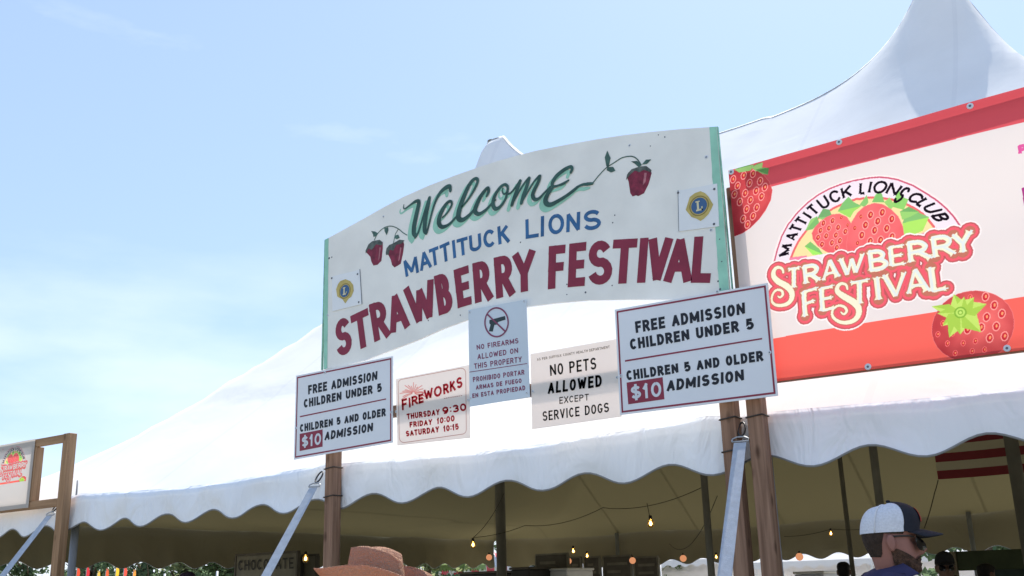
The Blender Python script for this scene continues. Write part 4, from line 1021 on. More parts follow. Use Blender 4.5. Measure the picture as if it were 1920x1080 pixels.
def banner():
    root = thing('festival_banner', 'large red and cream strawberry banner on a wooden frame at the right', 'banner', (BX0, 5.325, BZ0))
    sheet('vinyl', BX0, BZ0, BX1, BZ1, 5.320, m_banner, root, 110, 40, .018, 0, (ban_bot, ban_top))
    for p in ((1369, 321), (1571.6, 264.8), (1817.6, 196.8), (1625.7, 686.8), (1887, 652)):
        washer(root, S(*p), 5.3155, .0175)
    y0, y1 = 5.352, 5.389
    fr = thing('banner_frame', 'wooden frame of rails and studs behind the red strawberry banner', 'frame', (BX0, y0, BZ0))
    for fn, a, b_ in ((ban_top, -.062, -.0005), (ban_bot, .001, .062)):
        x0, x1 = BX0 + .09, BX1
        mb = MB(); mb.hexa([(x0, y0, fn(x0) + a), (x1, y0, fn(x1) + a), (x1, y1, fn(x1) + a), (x0, y1, fn(x0) + a), (x0, y0, fn(x0) + b_), (x1, y0, fn(x1) + b_), (x1, y1, fn(x1) + b_), (x0, y1, fn(x0) + b_)], .003); mb.out('rail', m_woodx, fr)
    mb = MB(); mb.box((BX1 - .04, y0 + .039, 0), (BX1 + .05, y1 + .09, BZ1)); mb.out('frame_post', m_wood, fr)
banner()
# the second, smaller-looking banner at the far left: the right end of another such frame
def left_banner():
    zt, zb = S(100, 815)[1], S(75, 952)[1]
    xr = S(112, 900)[0]; xm = S(58, 895)[0]
    root = thing('banner_frame', 'new wooden frame with an open bay at its end, far left above the valance', 'frame', (xr, 5.35, 0))
    pw = .098
    x1 = S(124.5, 812)[0]; x0 = x1 - .095
    mb = MB(); mb.box((x0, 5.33, 0), (x1, 5.41, zt), .004); mb.out('frame_post', m_woodn, root)
    xs = S(65, 825)[0]
    mb = MB(); mb.box((xs - .075, 5.330, zb + .075), (xs, 5.405, zt - .078), .003); mb.out('stud', m_woodn, root)
    mb = MB(); mb.box((-12.4, 5.332, zt - .076), (x0 - .002, 5.37, zt - .004), .003); mb.out('top_rail', m_woodnx, root)
    mb = MB(); mb.box((-12.4, 5.332, zb), (x0 - .002, 5.37, zb + .073), .003); mb.out('bottom_rail', m_woodnx, root)
    mb = MB(); mb.box((-12.5, 5.33, 0), (-12.402, 5.41, zt), .004); mb.out('frame_post', m_woodn, root)
    bx1 = S(62, 825)[0]; bx0 = -12.35; bz1 = zt - .004; bz0 = zb + .016
    b = thing('white_banner', 'white strawberry festival banner on the new wooden frame, far left edge', 'banner', (bx1, 5.32, bz0))
    ppm = 420; w = int((bx1 - bx0) * ppm); h = int((bz1 - bz0) * ppm)
    A = np.ones((h, w, 4), np.float32); A[..., :3] = (.80, .78, .76)
    # shrink the logo part of the large print onto it
    lx0, lx1 = b2(110, 0)[0], b2(1385, 0)[0]; lz0, lz1 = b2(600, 770)[1], b1(960, 580)[1]
    src = cv.a[int((lz0 - BZ0) * ppm):int((lz1 - BZ0) * ppm), int((lx0 - BX0) * ppm):int((lx1 - BX0) * ppm)]
    gx1 = S(48, 870)[0]; gx0 = S(-3, 880)[0]; gz1 = S(20, 838)[1]; gz0 = S(12, 906)[1]
    tw, th_ = int((gx1 - gx0) * ppm), int((gz1 - gz0) * ppm)
    iy = (np.arange(th_) * src.shape[0] / th_).astype(int); ix = (np.arange(tw) * src.shape[1] / tw).astype(int)
    st = src[iy][:, ix]
    oy = int((gz0 - bz0) * ppm); ox = int((gx0 - bx0) * ppm)
    m_ = (st[..., :3].min(-1) < .8)
    A[oy:oy + th_, ox:ox + tw][m_] = st[m_]
    im = bpy.data.images.new('white_banner_print', w, h); im.pixels.foreach_set(A.ravel()); im.update(); im.pack()
    sheet('vinyl', bx0, bz0, bx1, bz1, 5.322, print_mat('printed_vinyl_white', im, .34), b, 40, 14, .006, 5)
left_banner()

# ------------------------------------------------------------------ copies of whole things
def kids(o): return [c for c in bpy.data.objects if c.parent == o]
def copy_tree(o, parent=None):
    c = o.copy(); COL.objects.link(c)
    if parent is not None: c.parent = parent
    for ch in kids(o): copy_tree(ch, c)
    return c
def prep(root):                                            # parts of prototypes are modelled round the origin
    return root

# ------------------------------------------------------------------ string lights under the tent
m_glow = emit('filament_glow', (1.0, .76, .42), 12.0)
m_glass = simple('amber_glass', (.36, .24, .05), .15, .1)
def bulb():
    root = thing('string_light', 'x', 'light bulb')
    mb = MB(); mb.lathe((0, 0, 0), [(.0, .082), (.017, .082), (.019, .05), (.016, .045)], 10); mb.out('socket', m_wire, root, True, world=False)
    m = bpy.data.materials.new('clear_amber'); m.use_nodes = True; t = m.node_tree; t.nodes.clear()
    o = t.nodes.new('ShaderNodeOutputMaterial'); a = t.nodes.new('ShaderNodeBsdfTransparent'); a.inputs[0].default_value = (1, .78, .42, 1)
    g = t.nodes.new('ShaderNodeBsdfGlossy'); g.inputs[0].default_value = (1, .85, .5, 1); g.inputs[1].default_value = .2
    mx = t.nodes.new('ShaderNodeMixShader'); mx.inputs[0].default_value = .28
    t.links.new(a.outputs[0], mx.inputs[1]); t.links.new(g.outputs[0], mx.inputs[2]); t.links.new(mx.outputs[0], o.inputs[0])
    prof = [(.014, .046), (.022, .034), (.036, .012), (.040, -.008), (.034, -.030), (.018, -.045), (0, -.050)]
    mb = MB(); mb.lathe((0, 0, 0), prof, 14); mb.out('glass_bulb', m, root, True, world=False)
    mb = MB(); mb.lathe((0, 0, 0), [(0, .022), (.009, .016), (.016, -.002), (.010, -.020), (0, -.026)], 10); mb.out('filament', m_glow, root, True, world=False)
    return root
m_cable = simple('olive_cable', (.075, .07, .045), .8, .1)
proto = bulb(); first = True
BULBS = [(1220, 981, 8.6, 1.0, 'largest glowing bulb, hanging high between the two right-hand posts and the middle pole'), (887, 1021, 9.4, 1.0, 'glowing amber bulb left of the thick middle tent pole'),
         (573, 1047, 8.4, 1.1, 'glowing amber bulb just left of the left sign post'), (1075, 1033, 12.5, 1.0, 'left of two small bulbs close together under the pets sign'),
         (1101, 1042, 13.5, .95, 'right and lower of two small bulbs close together under the pets sign'), (1558, 1000, 13.0, .85, 'small glowing bulb left of the man in the mesh cap'),
         (10, 1033, 11.0, .8, 'small bulb at the far left edge behind the slanting strap'), (1343, 1024 + 20, 15.0, .9, 'tiny bulb low behind the right-hand posts')]
for (x, y, Y, sc, lab) in BULBS:
    o = proto if first else copy_tree(proto); first = False
    o.location = at(x, y, Y); sc *= .85; o.scale = (sc, sc, sc); o['label'] = lab; o['group'] = 'bulbs strung under the tent'
def far_lamp():
    root = thing('round_lamp', 'x', 'lamp')
    mb = MB(); mb.lathe((0, 0, 0), [(0, .075)] + [(.075 * math.sin(a), .075 * math.cos(a)) for a in [PI * k / 10 for k in range(1, 10)]] + [(0, -.075)], 16); mb.out('globe', emit('orange_globe', (1.0, .42, .20), .48), root, True, world=False)
    mb = MB(); mb.lathe((0, 0, .07), [(0, .04), (.02, .04), (.022, 0)], 8); mb.out('cap', m_wire, root, True, world=False)
    return root
proto = far_lamp(); first = True
for (x, y, Y, lab) in [(917, 1045, 15.2, 'orange globe lamp just left of the thick middle pole'), (1066, 1052, 15.6, 'orange globe lamp above the white cabinet'), (1186, 1051, 15.6, 'orange globe lamp beside the tall dark menu boards'),
                  (1281, 1047, 15.6, 'orange globe lamp left of the right-hand strap'), (1366, 1049, 15.2, 'orange globe lamp between the strap and the right posts'), (1499, 1044, 14.8, 'orange globe lamp just right of the right posts'), (508, 1049, 15.0, 'orange globe lamp behind the left strap, by the chocolate sign')]:
    o = proto if first else copy_tree(proto); first = False
    o.location = at(x, y, Y); o.scale = (.72, .72, .72); o['label'] = lab; o['group'] = 'round orange lamps along the back of the tent'
def cable(label, pts, r=.0035):
    mb = MB(); P = []
    for i in range(len(pts) - 1):
        a, b = Vector(pts[i]), Vector(pts[i + 1])
        for k in range(12):
            t = k / 12; P.append(a.lerp(b, t) - Vector((0, 0, .22 * 4 * t * (1 - t) * min(1, (b - a).length / 6))))
    P.append(Vector(pts[-1])); mb.tube(P, r, 5); o = mb.out('light_cable', m_cable, None, True)
    tag(o, label, 'cable', 'sagging cables of the tent lights')
cable('dark light cable sagging across the tent from the right inner pole', [at(1316, 914, 8.2), at(1130, 952, 9.2), at(985, 985, 10.0), at(887, 1008, 9.4)])
cable('short dark drop cable above the largest glowing bulb', [at(1213, 943, 8.6), at(1219, 972, 8.6)])
cable('dark cable running low from the right inner pole towards the back valance', [at(1345, 930, 8.0), at(1255, 1020, 14.0)])
cable('dark light cable slanting down left of the middle pole', [at(945, 925, 10.9), at(887, 1008, 9.42)])
cable('thin cord sloping down from the striped flag to the man in the cap', [at(1759, 900, 11.2), at(1752, 925, 11.2), at(1733, 990, 11.4)], .005)
cable('dark light cable passing behind the man in the cap', [at(1470, 1006, 13.0), at(1558, 992, 13.0), at(1720, 975, 12.5)])

# ------------------------------------------------------------------ striped flag hanging inside the tent
def flag():
    YF = 11.35; p0 = at(1759, 899, YF); p1 = at(1920, 892, YF)
    ph = .088; Wf = 2.0; root = thing('striped_flag', 'red and cream striped flag hanging inside the tent behind the right pole', 'flag', p0)
    mr = cloth_mat('flag_red', (.20, .045, .05), .15, (.5, .06, .08), bump=.2, bscale=4); mw = cloth_mat('flag_cream', (.55, .50, .38), .25, (.6, .55, .4), bump=.2, bscale=4); mbl = cloth_mat('flag_blue', (.03, .04, .14), .2, (.05, .06, .2))
    for k in range(13):
        x0 = 0.0 if k < 6 else .8
        n = 16; vs = []; fs = []
        for i in range(n + 1):
            x = x0 + (Wf - x0) * i / n; w = .03 * math.sin(x * 5.1)
            vs += [(p0.x + x, p0.y + w, p0.z + ph * k), (p0.x + x, p0.y + w, p0.z + ph * (k + 1))]
        for i in range(n): fs.append((2 * i, 2 * i + 2, 2 * i + 3, 2 * i + 1))
        part('stripe', vs, fs, mr if k % 2 == 0 else mw, root, True)
    vs = []; fs = []; n = 8
    for i in range(n + 1):
        x = .8 * i / n; w = .03 * math.sin(x * 5.1); vs += [(p0.x + x, p0.y + w, p0.z + ph * 6), (p0.x + x, p0.y + w, p0.z + ph * 13)]
    for i in range(n): fs.append((2 * i, 2 * i + 2, 2 * i + 3, 2 * i + 1))
    part('canton', vs, fs, mbl, root, True)
flag()

# ------------------------------------------------------------------ what stands under and behind the tent
m_dark = simple('dark_panel', (.035, .035, .035), .6, .2)
m_menu = simple('menu_brown', (.11, .10, .085), .7, .25, 5)
m_menut = simple('menu_grey', (.20, .19, .155), .7, .2, 5)
m_white = simple('white_paint', (.80, .80, .82), .4, .03)
m_whitecl = cloth_mat('white_canopy', (.82, .81, .82), .25, (.9, .88, .88), bump=.2, bscale=3)
def canopy_tent(label, cx, cy, w, d, he, hp, mat, group='canopies beyond the big tent', stripes=None):
    root = thing('canopy_tent', label, 'canopy', (cx, cy, 0), 0, group)
    nx = 6; xs = [-w / 2 + w * i / nx for i in range(nx + 1)]
    # curved pyramid roof
    vs = []; fs = []; n = 10
    for j in range(n + 1):
        for i in range(n + 1):
            u, v = i / n * 2 - 1, j / n * 2 - 1; t = 1 - max(abs(u), abs(v))
            vs.append((cx + u * w / 2, cy + v * d / 2, he + (hp - he) * (t ** 1.25)))
    for j in range(n):
        for i in range(n): fs.append((j * (n + 1) + i, j * (n + 1) + i + 1, (j + 1) * (n + 1) + i + 1, (j + 1) * (n + 1) + i))
    part('roof', vs, fs, mat, root)
    for (ax, ay, bx, by) in ((-1, -1, 1, -1), (1, -1, 1, 1), (1, 1, -1, 1), (-1, 1, -1, -1)):
        m = 48; vv = []; ff = []
        for i in range(m + 1):
            t = i / m; x = cx + (ax + (bx - ax) * t) * w / 2; y = cy + (ay + (by - ay) * t) * d / 2
            dz = .26 + .06 * math.cos(t * 2 * PI * 9); ox, oy = (by - ay), -(bx - ax); 
            vv += [(x + ox * .006, y + oy * .006, he), (x + ox * .008, y + oy * .008, he - dz)]
        for i in range(m): ff.append((2 * i, 2 * i + 1, 2 * i + 3, 2 * i + 2))
        part('valance', vv, ff, stripes if stripes else mat, root)
    for sx in (-1, 1):
        for sy in (-1, 1):
            mb = MB(); mb.box((cx + sx * (w / 2 - .05) - .025, cy + sy * (d / 2 - .05) - .025, 0), (cx + sx * (w / 2 - .05) + .025, cy + sy * (d / 2 - .05) + .025, he - .01)); mb.out('leg', m_white, root)
def at_g(px, Y, py=1060): 
    p = at(px, py, Y); return p.x
def striped(name, c1, c2, per):
    m = simple(name, c1, .8); t = m.node_tree; b = t.nodes['Principled BSDF']
    tcn = t.nodes.new('ShaderNodeTexCoord'); sx = t.nodes.new('ShaderNodeSeparateXYZ'); a = t.nodes.new('ShaderNodeMath'); a.operation = 'ADD'
    p = t.nodes.new('ShaderNodeMath'); p.operation = 'PINGPONG'; p.inputs[1].default_value = per; g = t.nodes.new('ShaderNodeMath'); g.operation = 'GREATER_THAN'; g.inputs[1].default_value = per / 2
    mx = t.nodes.new('ShaderNodeMix'); mx.data_type = 'RGBA'; mx.inputs['A'].default_value = c1 + (1,); mx.inputs['B'].default_value = c2 + (1,)
    t.links.new(tcn.outputs['Object'], sx.inputs[0]); t.links.new(sx.outputs[0], a.inputs[0]); t.links.new(sx.outputs[1], a.inputs[1]); t.links.new(a.outputs[0], p.inputs[0]); t.links.new(p.outputs[0], g.inputs[0])
    t.links.new(g.outputs[0], mx.inputs['Factor']); t.links.new(mx.outputs['Result'], b.inputs['Base Color']); return m
m_rw = striped('red_white_stripes', (.75, .12, .16), (.85, .82, .82), .5)
for (px, Y, w, he, hp, mat, st, lab) in [
    (1545, 46, 5.5, 2.3, 4.0, m_whitecl, None, 'large white canopy beyond the tent, behind the dark-haired visitor'), (1470, 58, 5.0, 2.5, 3.9, m_whitecl, None, 'white canopy seen just right of the right posts'),
    (1290, 44, 5.0, 2.5, 3.8, m_whitecl, None, 'white canopy seen left of the slanting right-hand strap'), (1395, 50, 4.5, 2.5, 3.8, m_whitecl, None, 'white canopy seen between the strap and the right posts'),
    (1640, 62, 5.0, 2.5, 3.8, m_whitecl, None, 'white canopy partly behind the neck of the man in the mesh cap'), (1745, 48, 4.5, 2.4, 3.8, m_whitecl, None, 'white canopy seen past the nose of the man in the mesh cap'),
    (912, 46, 4.0, 2.6, 3.6, m_rw, None, 'red and white striped canopy left of the thick middle pole'), (858, 42, 2.2, 2.7, 3.5, simple('green_canopy_cloth', (.22, .32, .12), .8), None, 'green canopy beside the striped one beyond the tent'),
    (985, 50, 3.5, 2.5, 3.6, m_whitecl, None, 'white canopy seen just right of the thick middle pole'), (1140, 52, 6.5, 2.3, 3.4, m_whitecl, None, 'white canopy behind the brown menu boards'),
    (45, 44, 4.0, 2.3, 3.1, m_whitecl, striped('olive_cream_stripes', (.40, .36, .22), (.75, .72, .60), .22), 'pale canopy with a striped valance at the far left')]:
    canopy_tent(lab, at_g(px, Y), Y, w, w * .8, he, hp, mat, stripes=st)
    if mat is m_whitecl and px > 1000:
        r_ = bpy.data.objects[[o.name for o in bpy.data.objects if o.get('label') == lab][0]]
        mb = MB(); mb.box((at_g(px, Y) - w / 2 + .1, Y + w * .4 - .14, 0), (at_g(px, Y) + w / 2 - .1, Y + w * .4 - .11, he - .02)); mb.out('back_wall', m_whitecl, r_)
# sun-lit tent stakes / white poles right behind the tent
for i, (px, lab) in enumerate([(1091, 'white pole behind the tent, left one of two beside the small menu board'), (1127, 'white pole behind the tent, right one of two beside the small menu board'), (1186, 'white pole behind the tent under an orange lamp'), (1236, 'white pole left of the white canopy behind the right strap'),
                               (310, 'white pole behind the tent at the left, among the trees'), (408, 'white pole behind the tent right of the purple-capped visitor'), (1063, 'white pole at the right side of the white cabinet')]):
    x = at_g(px, 16.9); mb = MB(); mb.tube([(x, 16.9, 0), (x, 16.9, 1.5 + (1108 - (1046 if i != 0 else 1050)) * .0095)], .036 if px in (1236, 1186) else .026, 8)
    o = mb.out('white_pole', m_white, None, True); tag(o, lab, 'pole', 'white poles behind the tent')
def panel(name, label, cat, px0, px1, py0, Y, mat, drop=1.3, group=None, frame=None, legs=True):
    a = at(px0, py0, Y); b = at(px1, py0, Y); top = (a.z + b.z) / 2
    root = thing(name, label, cat, ((a.x + b.x) / 2, Y, 0), 0, group)
    mb = MB(); mb.box((a.x, Y, top - drop), (b.x, Y + .04, top), .004); mb.out('board', mat, root)
    fm = frame or m_dark
    for (x0, x1, z0, z1) in ((a.x - .02, b.x + .02, top, top + .03), (a.x - .02, b.x + .02, top - drop - .03, top - drop), (a.x - .03, a.x, top - drop, top), (b.x, b.x + .03, top - drop, top)):
        mb = MB(); mb.box((x0, Y - .01, z0), (x1, Y + .05, z1)); mb.out('frame', fm, root)
    if legs:
        for x in (a.x + .1, b.x - .1):
            mb = MB(); mb.box((x - .025, Y + .06, 0), (x + .025, Y + .1, top)); mb.out('leg', fm, root)
    return root, a, b, top
# chocolate stall sign
root, a, b, top = panel('stall_sign', 'dim brown stall sign reading CHOCOLATE, partly behind the left strap', 'sign', 444, 556, 1040, 9.9, m_menut, .55, None, m_menu)
q = [(lambda p: (p.x, p.z))(at(x, y, 9.89)) for x, y in ((447, 1051), (551, 1045), (551, 1066), (447, 1070))]
stroke_text('lettering', 'CHOCOLATE', q, .022, 9.885, m_dark, root, .3)
root, a, b, top = panel('stall_sign', 'grey stall sign with two dark ovals, right of the left strap', 'sign', 500, 592, 1045, 10.3, m_menut, .9, None, m_menu)
n = 20; c = at(525, 1070, 10.28); mb = MB()
mb.add([(c.x, 10.285, c.z)] + [(c.x + .09 * math.cos(2 * PI * k / n), 10.285, c.z + .15 * math.sin(2 * PI * k / n)) for k in range(n)], [(0, 1 + (k + 1) % n, 1 + k) for k in range(n)]); mb.out('dark_oval', m_dark, root)
mb = MB(); c = at(562, 1066, 10.28)
mb.add([(c.x, 10.285, c.z)] + [(c.x + .08 * math.cos(2 * PI * k / n), 10.285, c.z + .16 * math.sin(2 * PI * k / n)) for k in range(n)], [(0, 1 + (k + 1) % n, 1 + k) for k in range(n)]); mb.out('dark_oval', m_dark, root)
for (x0, x1, y0, lab) in [(1067, 1087, 1047, 'narrowest brown menu board, left of the first white pole'), (1006, 1062, 1041, 'brown menu board above the white cabinet'), (1096, 1122, 1046, 'narrow brown menu board between two white poles'), (1132, 1181, 1044, 'wide brown menu board right of the two white poles'), (1190, 1231, 1046, 'brown menu board left of the white canopy')]:
    root, a, b, top = panel('menu_board', lab, 'menu board', x0, x1, y0, 16.2 if x0 != 1006 else 14.6, m_menu, .9, 'brown menu boards at the back of the tent', m_menut)
    mb = MB(); Y = (16.2 if x0 != 1006 else 14.6) - .003
    for k in range(5):
        z = top - .14 - .13 * k; mb.box((a.x + .06, Y - .002, z), (a.x + (b.x - a.x) * rnd.uniform(.55, .9), Y, z + .045))
    o = mb.out('menu_print', m_menut, root); o['kind'] = 'stuff'
def cabinet(label, px0, px1, py, Y, mat, trim, depth=.8):
    a = at(px0, py, Y); b = at(px1, py, Y); top = a.z
    root = thing('cabinet', label, 'cabinet', ((a.x + b.x) / 2, Y + depth / 2, 0))
    mb = MB(); mb.box((a.x, Y, .1), (b.x, Y + depth, top - .04), .012); mb.out('body', mat, root)
    mb = MB(); mb.box((a.x - .02, Y - .02, top - .038), (b.x + .02, Y + depth + .02, top), .01); mb.out('lid', trim, root)
    mb = MB(); mb.box((a.x + .06, Y - .012, .4), (b.x - .06, Y - .001, top - .16), .004); mb.out('door', trim, root)
    mb = MB(); mb.tube([(b.x - .12, Y - .04, 1.0), (b.x - .12, Y - .04, 1.3)], .012, 6); mb.out('handle', m_steel, root)
    for x in (a.x + .08, b.x - .08):
        mb = MB(); mb.tube([(x, Y + .1, 0), (x, Y + .1, .1)], .03, 8); mb.out('foot', m_dark, root)
cabinet('white cabinet under the brown menu board, right of the thick middle pole', 1003, 1063, 1067, 14.2, simple('cabinet_white', (.82, .82, .86), .4, .03), m_white)
cabinet('dark cabinet left of the thick middle pole', 861, 942, 1073, 14.4, m_dark, m_menu)
cabinet('dark cabinet right of the thick middle pole', 957, 992, 1064, 13.6, m_dark, m_menu)
cabinet('white service cart right of the right-hand posts', 1489, 1543, 1072, 15.6, simple('cart_white', (.60, .62, .70), .4, .03), m_white)
# dark green booth at the right
def booth():
    Y = 13.2; a = at(1792, 1034, Y); b = at(1925, 1032, Y); x1 = b.x + 1.6
    root = thing('green_booth', 'dark green booth with an awning board at the right edge under the tent', 'booth', ((a.x + x1) / 2, Y + .8, 0))
    g1 = simple('booth_green', (.05, .065, .03), .7, .2); g2 = simple('booth_teal', (.06, .085, .075), .7, .25)
    mb = MB(); mb.box((a.x, Y, a.z - .22), (x1, Y + .05, a.z), .006); mb.out('awning_board', g1, root)
    mb = MB(); mb.box((a.x, Y + 1.6, 0), (x1, Y + 1.65, a.z - .05)); mb.out('back_wall', g2, root)
    mb = MB(); mb.box((a.x, Y - .02, .0), (x1, Y + .3, 1.05), .01); mb.out('counter', g1, root)
    mb = MB(); mb.box((a.x + .001, Y + .051, a.z - .05), (x1, Y + 1.66, a.z - .01)); mb.out('roof_board', g1, root)
    for x in (a.x + .0, x1 - .08):
        mb = MB(); mb.box((x - .065, Y - .03, 0), (x - .005, Y + .04, a.z), .004); mb.out('corner_post', simple('booth_post_tan', (.25, .21, .14), .7), root)
    for k in range(3):
        mb = MB(); x = a.x + .7 + k * .75; mb.box((x, Y + 1.55, 1.1), (x + .5, Y + 1.599, 1.85), .004); mb.out('shelf_panel', simple('booth_panel', (.09, .12, .11), .6, .3), root)
booth()

# ------------------------------------------------------------------ trees beyond
def leaf_mat(name, c):
    return cloth_mat(name, c, .45, tuple(min(1, x * 2.2) for x in c), bump=0, dirt=.45)
LM = [leaf_mat('leaves_mid', (.13, .18, .09)), leaf_mat('leaves_olive', (.18, .21, .11)), leaf_mat('leaves_dark', (.085, .125, .07))]
m_bark = simple('bark', (.10, .075, .05), .9, .3, 8, bump=.6)
def tree_proto(seed, mat, h=6.0, r=2.6, n=4200):
    R = random.Random(seed)
    root = thing('broadleaf_tree', 'x', 'tree')
    mb = MB(); mb.tube([(0, 0, 0), (.08, .03, h * .25), (.0, .1, h * .5), (.1, 0, h * .8)], [.22, .17, .11, .03], 8)
    for k in range(7):
        a = R.uniform(0, 2 * PI); z = h * R.uniform(.22, .6); l = r * R.uniform(.5, .85)
        mb.tube([(0, 0, z), (l * .5 * math.cos(a), l * .5 * math.sin(a), z + .5), (l * math.cos(a), l * math.sin(a), z + 1.2)], [.09, .06, .02], 6)
    mb.out('trunk', m_bark, root, True, world=False)
    cl = [(Vector((R.gauss(0, r * .45), R.gauss(0, r * .45), h * .22 + abs(R.gauss(.42, .22)) * h)), R.uniform(.5, 1.1)) for _ in range(26)]
    vs = []; fs = []
    for k in range(n):
        c, cr_ = R.choice(cl); d = Vector((R.gauss(0, 1), R.gauss(0, 1), R.gauss(0, 1))).normalized()
        p = c + d * cr_ * R.uniform(.55, 1.0); s_ = R.uniform(.09, .20)
        u = Vector((R.gauss(0, 1), R.gauss(0, 1), R.gauss(0, .6))).normalized(); w = u.cross(d + Vector((0, 0, .01))).normalized()
        b = len(vs); vs += [p - u * s_, p - w * s_ * .6, p + u * s_, p + w * s_ * .6]; fs.append((b, b + 1, b + 2, b + 3))
    part('crown', vs, fs, mat, root, world=False)
    return root
protos = [tree_proto(3, LM[0]), tree_proto(11, LM[1], 6.0, 2.8), tree_proto(19, LM[2], 8.0, 3.0)]; used = [False] * 3
TR = [(175, 33, 0, 1.0, 'leafy tree behind the row of coloured pennants, far left'), (285, 30, 2, .8, 'dark leafy tree right of the coloured pennants'), (350, 36, 1, 1.2, 'pale olive tree behind the purple-capped visitor'), (440, 38, 0, 1.1, 'mid green tree just left of the chocolate sign'),
      (60, 40, 2, 1.1, 'dark tree beyond the pale canopy, far left'), (-60, 36, 0, 1.1, 'leafy tree just past the left edge'), (800, 40, 1, 1.0, 'pale green tree right of the straw hat'), (560, 42, 2, 1.2, 'dark tree behind the chocolate stall'), (700, 45, 0, 1.2, 'green tree behind the straw hat'),
      (1000, 48, 2, 1.1, 'dark tree beyond the cabinets'), (1150, 44, 0, 1.0, 'green tree beyond the menu boards'), (1850, 34, 2, 1.0, 'dark tree beyond the green booth')]
for (px, Y, k, sc, lab) in TR:
    o = protos[k] if not used[k] else copy_tree(protos[k]); used[k] = True
    o.location = (at_g(px, Y), Y, 0); o.rotation_euler = (0, 0, rnd.uniform(0, 6)); o.scale = (sc, sc, sc * rnd.uniform(.85, 1.1)); o['label'] = lab; o['group'] = 'trees beyond the tent'
# coloured pennants / feather flags seen at the lower left
def feather(label, px, Y, top_py, col, col2):
    p = at(px, top_py, Y); root = thing('feather_flag', label, 'flag', (p.x, Y, 0), 0, 'coloured feather flags at the lower left')
    mb = MB(); mb.tube([(p.x, Y, 0), (p.x, Y, p.z - .1), (p.x + .12, Y, p.z)], .012, 6); mb.out('flag_pole', m_steel, root)
    for z0, z1, c in ((p.z - .55, p.z - .02, col), (p.z - 1.3, p.z - .55, col2)):
        vs = []; fs = []; n = 8
        for i in range(n + 1):
            z = z0 + (z1 - z0) * i / n; w = .10 * min(1, (p.z - z) * 4 + .25)
            vs += [(p.x + .014, Y, z), (p.x + .014 + w, Y + .05 * math.sin(z * 6), z)]
        for i in range(n): fs.append((2 * i, 2 * i + 1, 2 * i + 3, 2 * i + 2))
        part('cloth', vs, fs, cloth_mat('pennant_cloth', col_ := c, .55, c, bump=.1), root)
for (px, ty, c, c2, lab) in [(129, 1063, (.85, .30, .10), (.8, .5, .1), 'small orange feather flag beside the grey tent pole'), (145, 1060, (.75, .10, .05), (.95, .55, .10), 'red and orange feather flag, second from the grey tent pole'), (163, 1060, (.65, .05, .06), (.85, .35, .15), 'dark red feather flag, third from the grey tent pole'),
                         (183, 1069, (.95, .62, .12), (.9, .5, .1), 'short yellow feather flag in the middle of the row'), (199, 1065, (.80, .15, .06), (.85, .3, .2), 'short red feather flag just left of the tall yellow one'), (218, 1058, (1.0, .58, .06), (.9, .3, .05), 'tallest yellow feather flag'),
                         (233, 1060, (.85, .12, .08), (.9, .3, .1), 'red feather flag just right of the tallest yellow one'), (250, 1067, (1.0, .40, .08), (.9, .5, .3), 'orange feather flag at the right end of the row')]:
    feather(lab, px, 20.5, ty, c, c2)

# ------------------------------------------------------------------ people
def bake(ob):
    dg = bpy.context.evaluated_depsgraph_get(); dg.update()
    me = bpy.data.meshes.new_from_object(ob.evaluated_get(dg)); bpy.data.objects.remove(ob); return me
def skin_mesh(V, E_, R_, sub=1, root_i=0):
    me = bpy.data.meshes.new('k'); me.from_pydata(V, E_, []); ob = bpy.data.objects.new('k', me); COL.objects.link(ob)
    ob.modifiers.new('s', 'SKIN')
    for i, r in enumerate(R_): me.skin_vertices[0].data[i].radius = r if isinstance(r, tuple) else (r, r)
    me.skin_vertices[0].data[root_i].use_root = True
    m = ob.modifiers.new('u', 'SUBSURF'); m.levels = sub; m.render_levels = sub
    return bake(ob)
RINGS = [(-.150, .030, -.060, .052), (-.128, .048, -.060, .054), (-.116, .082, -.062, .050), (-.104, .096, -.064, .056), (-.088, .094, -.070, .062), (-.076, .093, -.073, .065), (-.066, .090, -.076, .067), (-.056, .096, -.080, .069),
         (-.042, .094, -.086, .072), (-.02, .090, -.093, .075), (.0, .085, -.098, .077), (.018, .082, -.101, .077), (.034, .093, -.103, .077), (.055, .092, -.104, .077), (.08, .085, -.102, .074), (.105, .066, -.090, .065), (.124, .038, -.064, .045), (.134, .008, -.030, .018)]
def head_r(z):
    for i in range(len(RINGS) - 1):
        a, b = RINGS[i], RINGS[i + 1]
        if a[0] <= z <= b[0]:
            t = (z - a[0]) / (b[0] - a[0]); return tuple(a[k] + (b[k] - a[k]) * t for k in (1, 2, 3))
    return RINGS[0][1:] if z < RINGS[0][0] else RINGS[-1][1:]
def head_pt(ang, z, off=0.0):
    """ang 0 = face; returns the point on the skull surface"""
    f, b, w = head_r(z); c = (f + b) / 2; h = (f - b) / 2
    ca, sa = math.cos(ang), math.sin(ang)
    x = c + (h + off) * math.copysign(abs(ca) ** .88, ca); y = (w + off) * math.copysign(abs(sa) ** .88, sa)
    if abs(ang) < .5:                                     # nose
        t = math.exp(-(ang / .15) ** 2)
        if -.052 < z < .030: x += .046 * t * max(0, math.sin((.030 - z) / .082 * PI) * (.35 + .65 * (.030 - z) / .082)) * 1.3
        if abs(z + .071) < .012: x += .006 * math.exp(-(ang / .3) ** 2)
    if z > .004 and z < .030 and .2 < abs(ang) < .65: x -= .008
    return Vector((x, y, z))
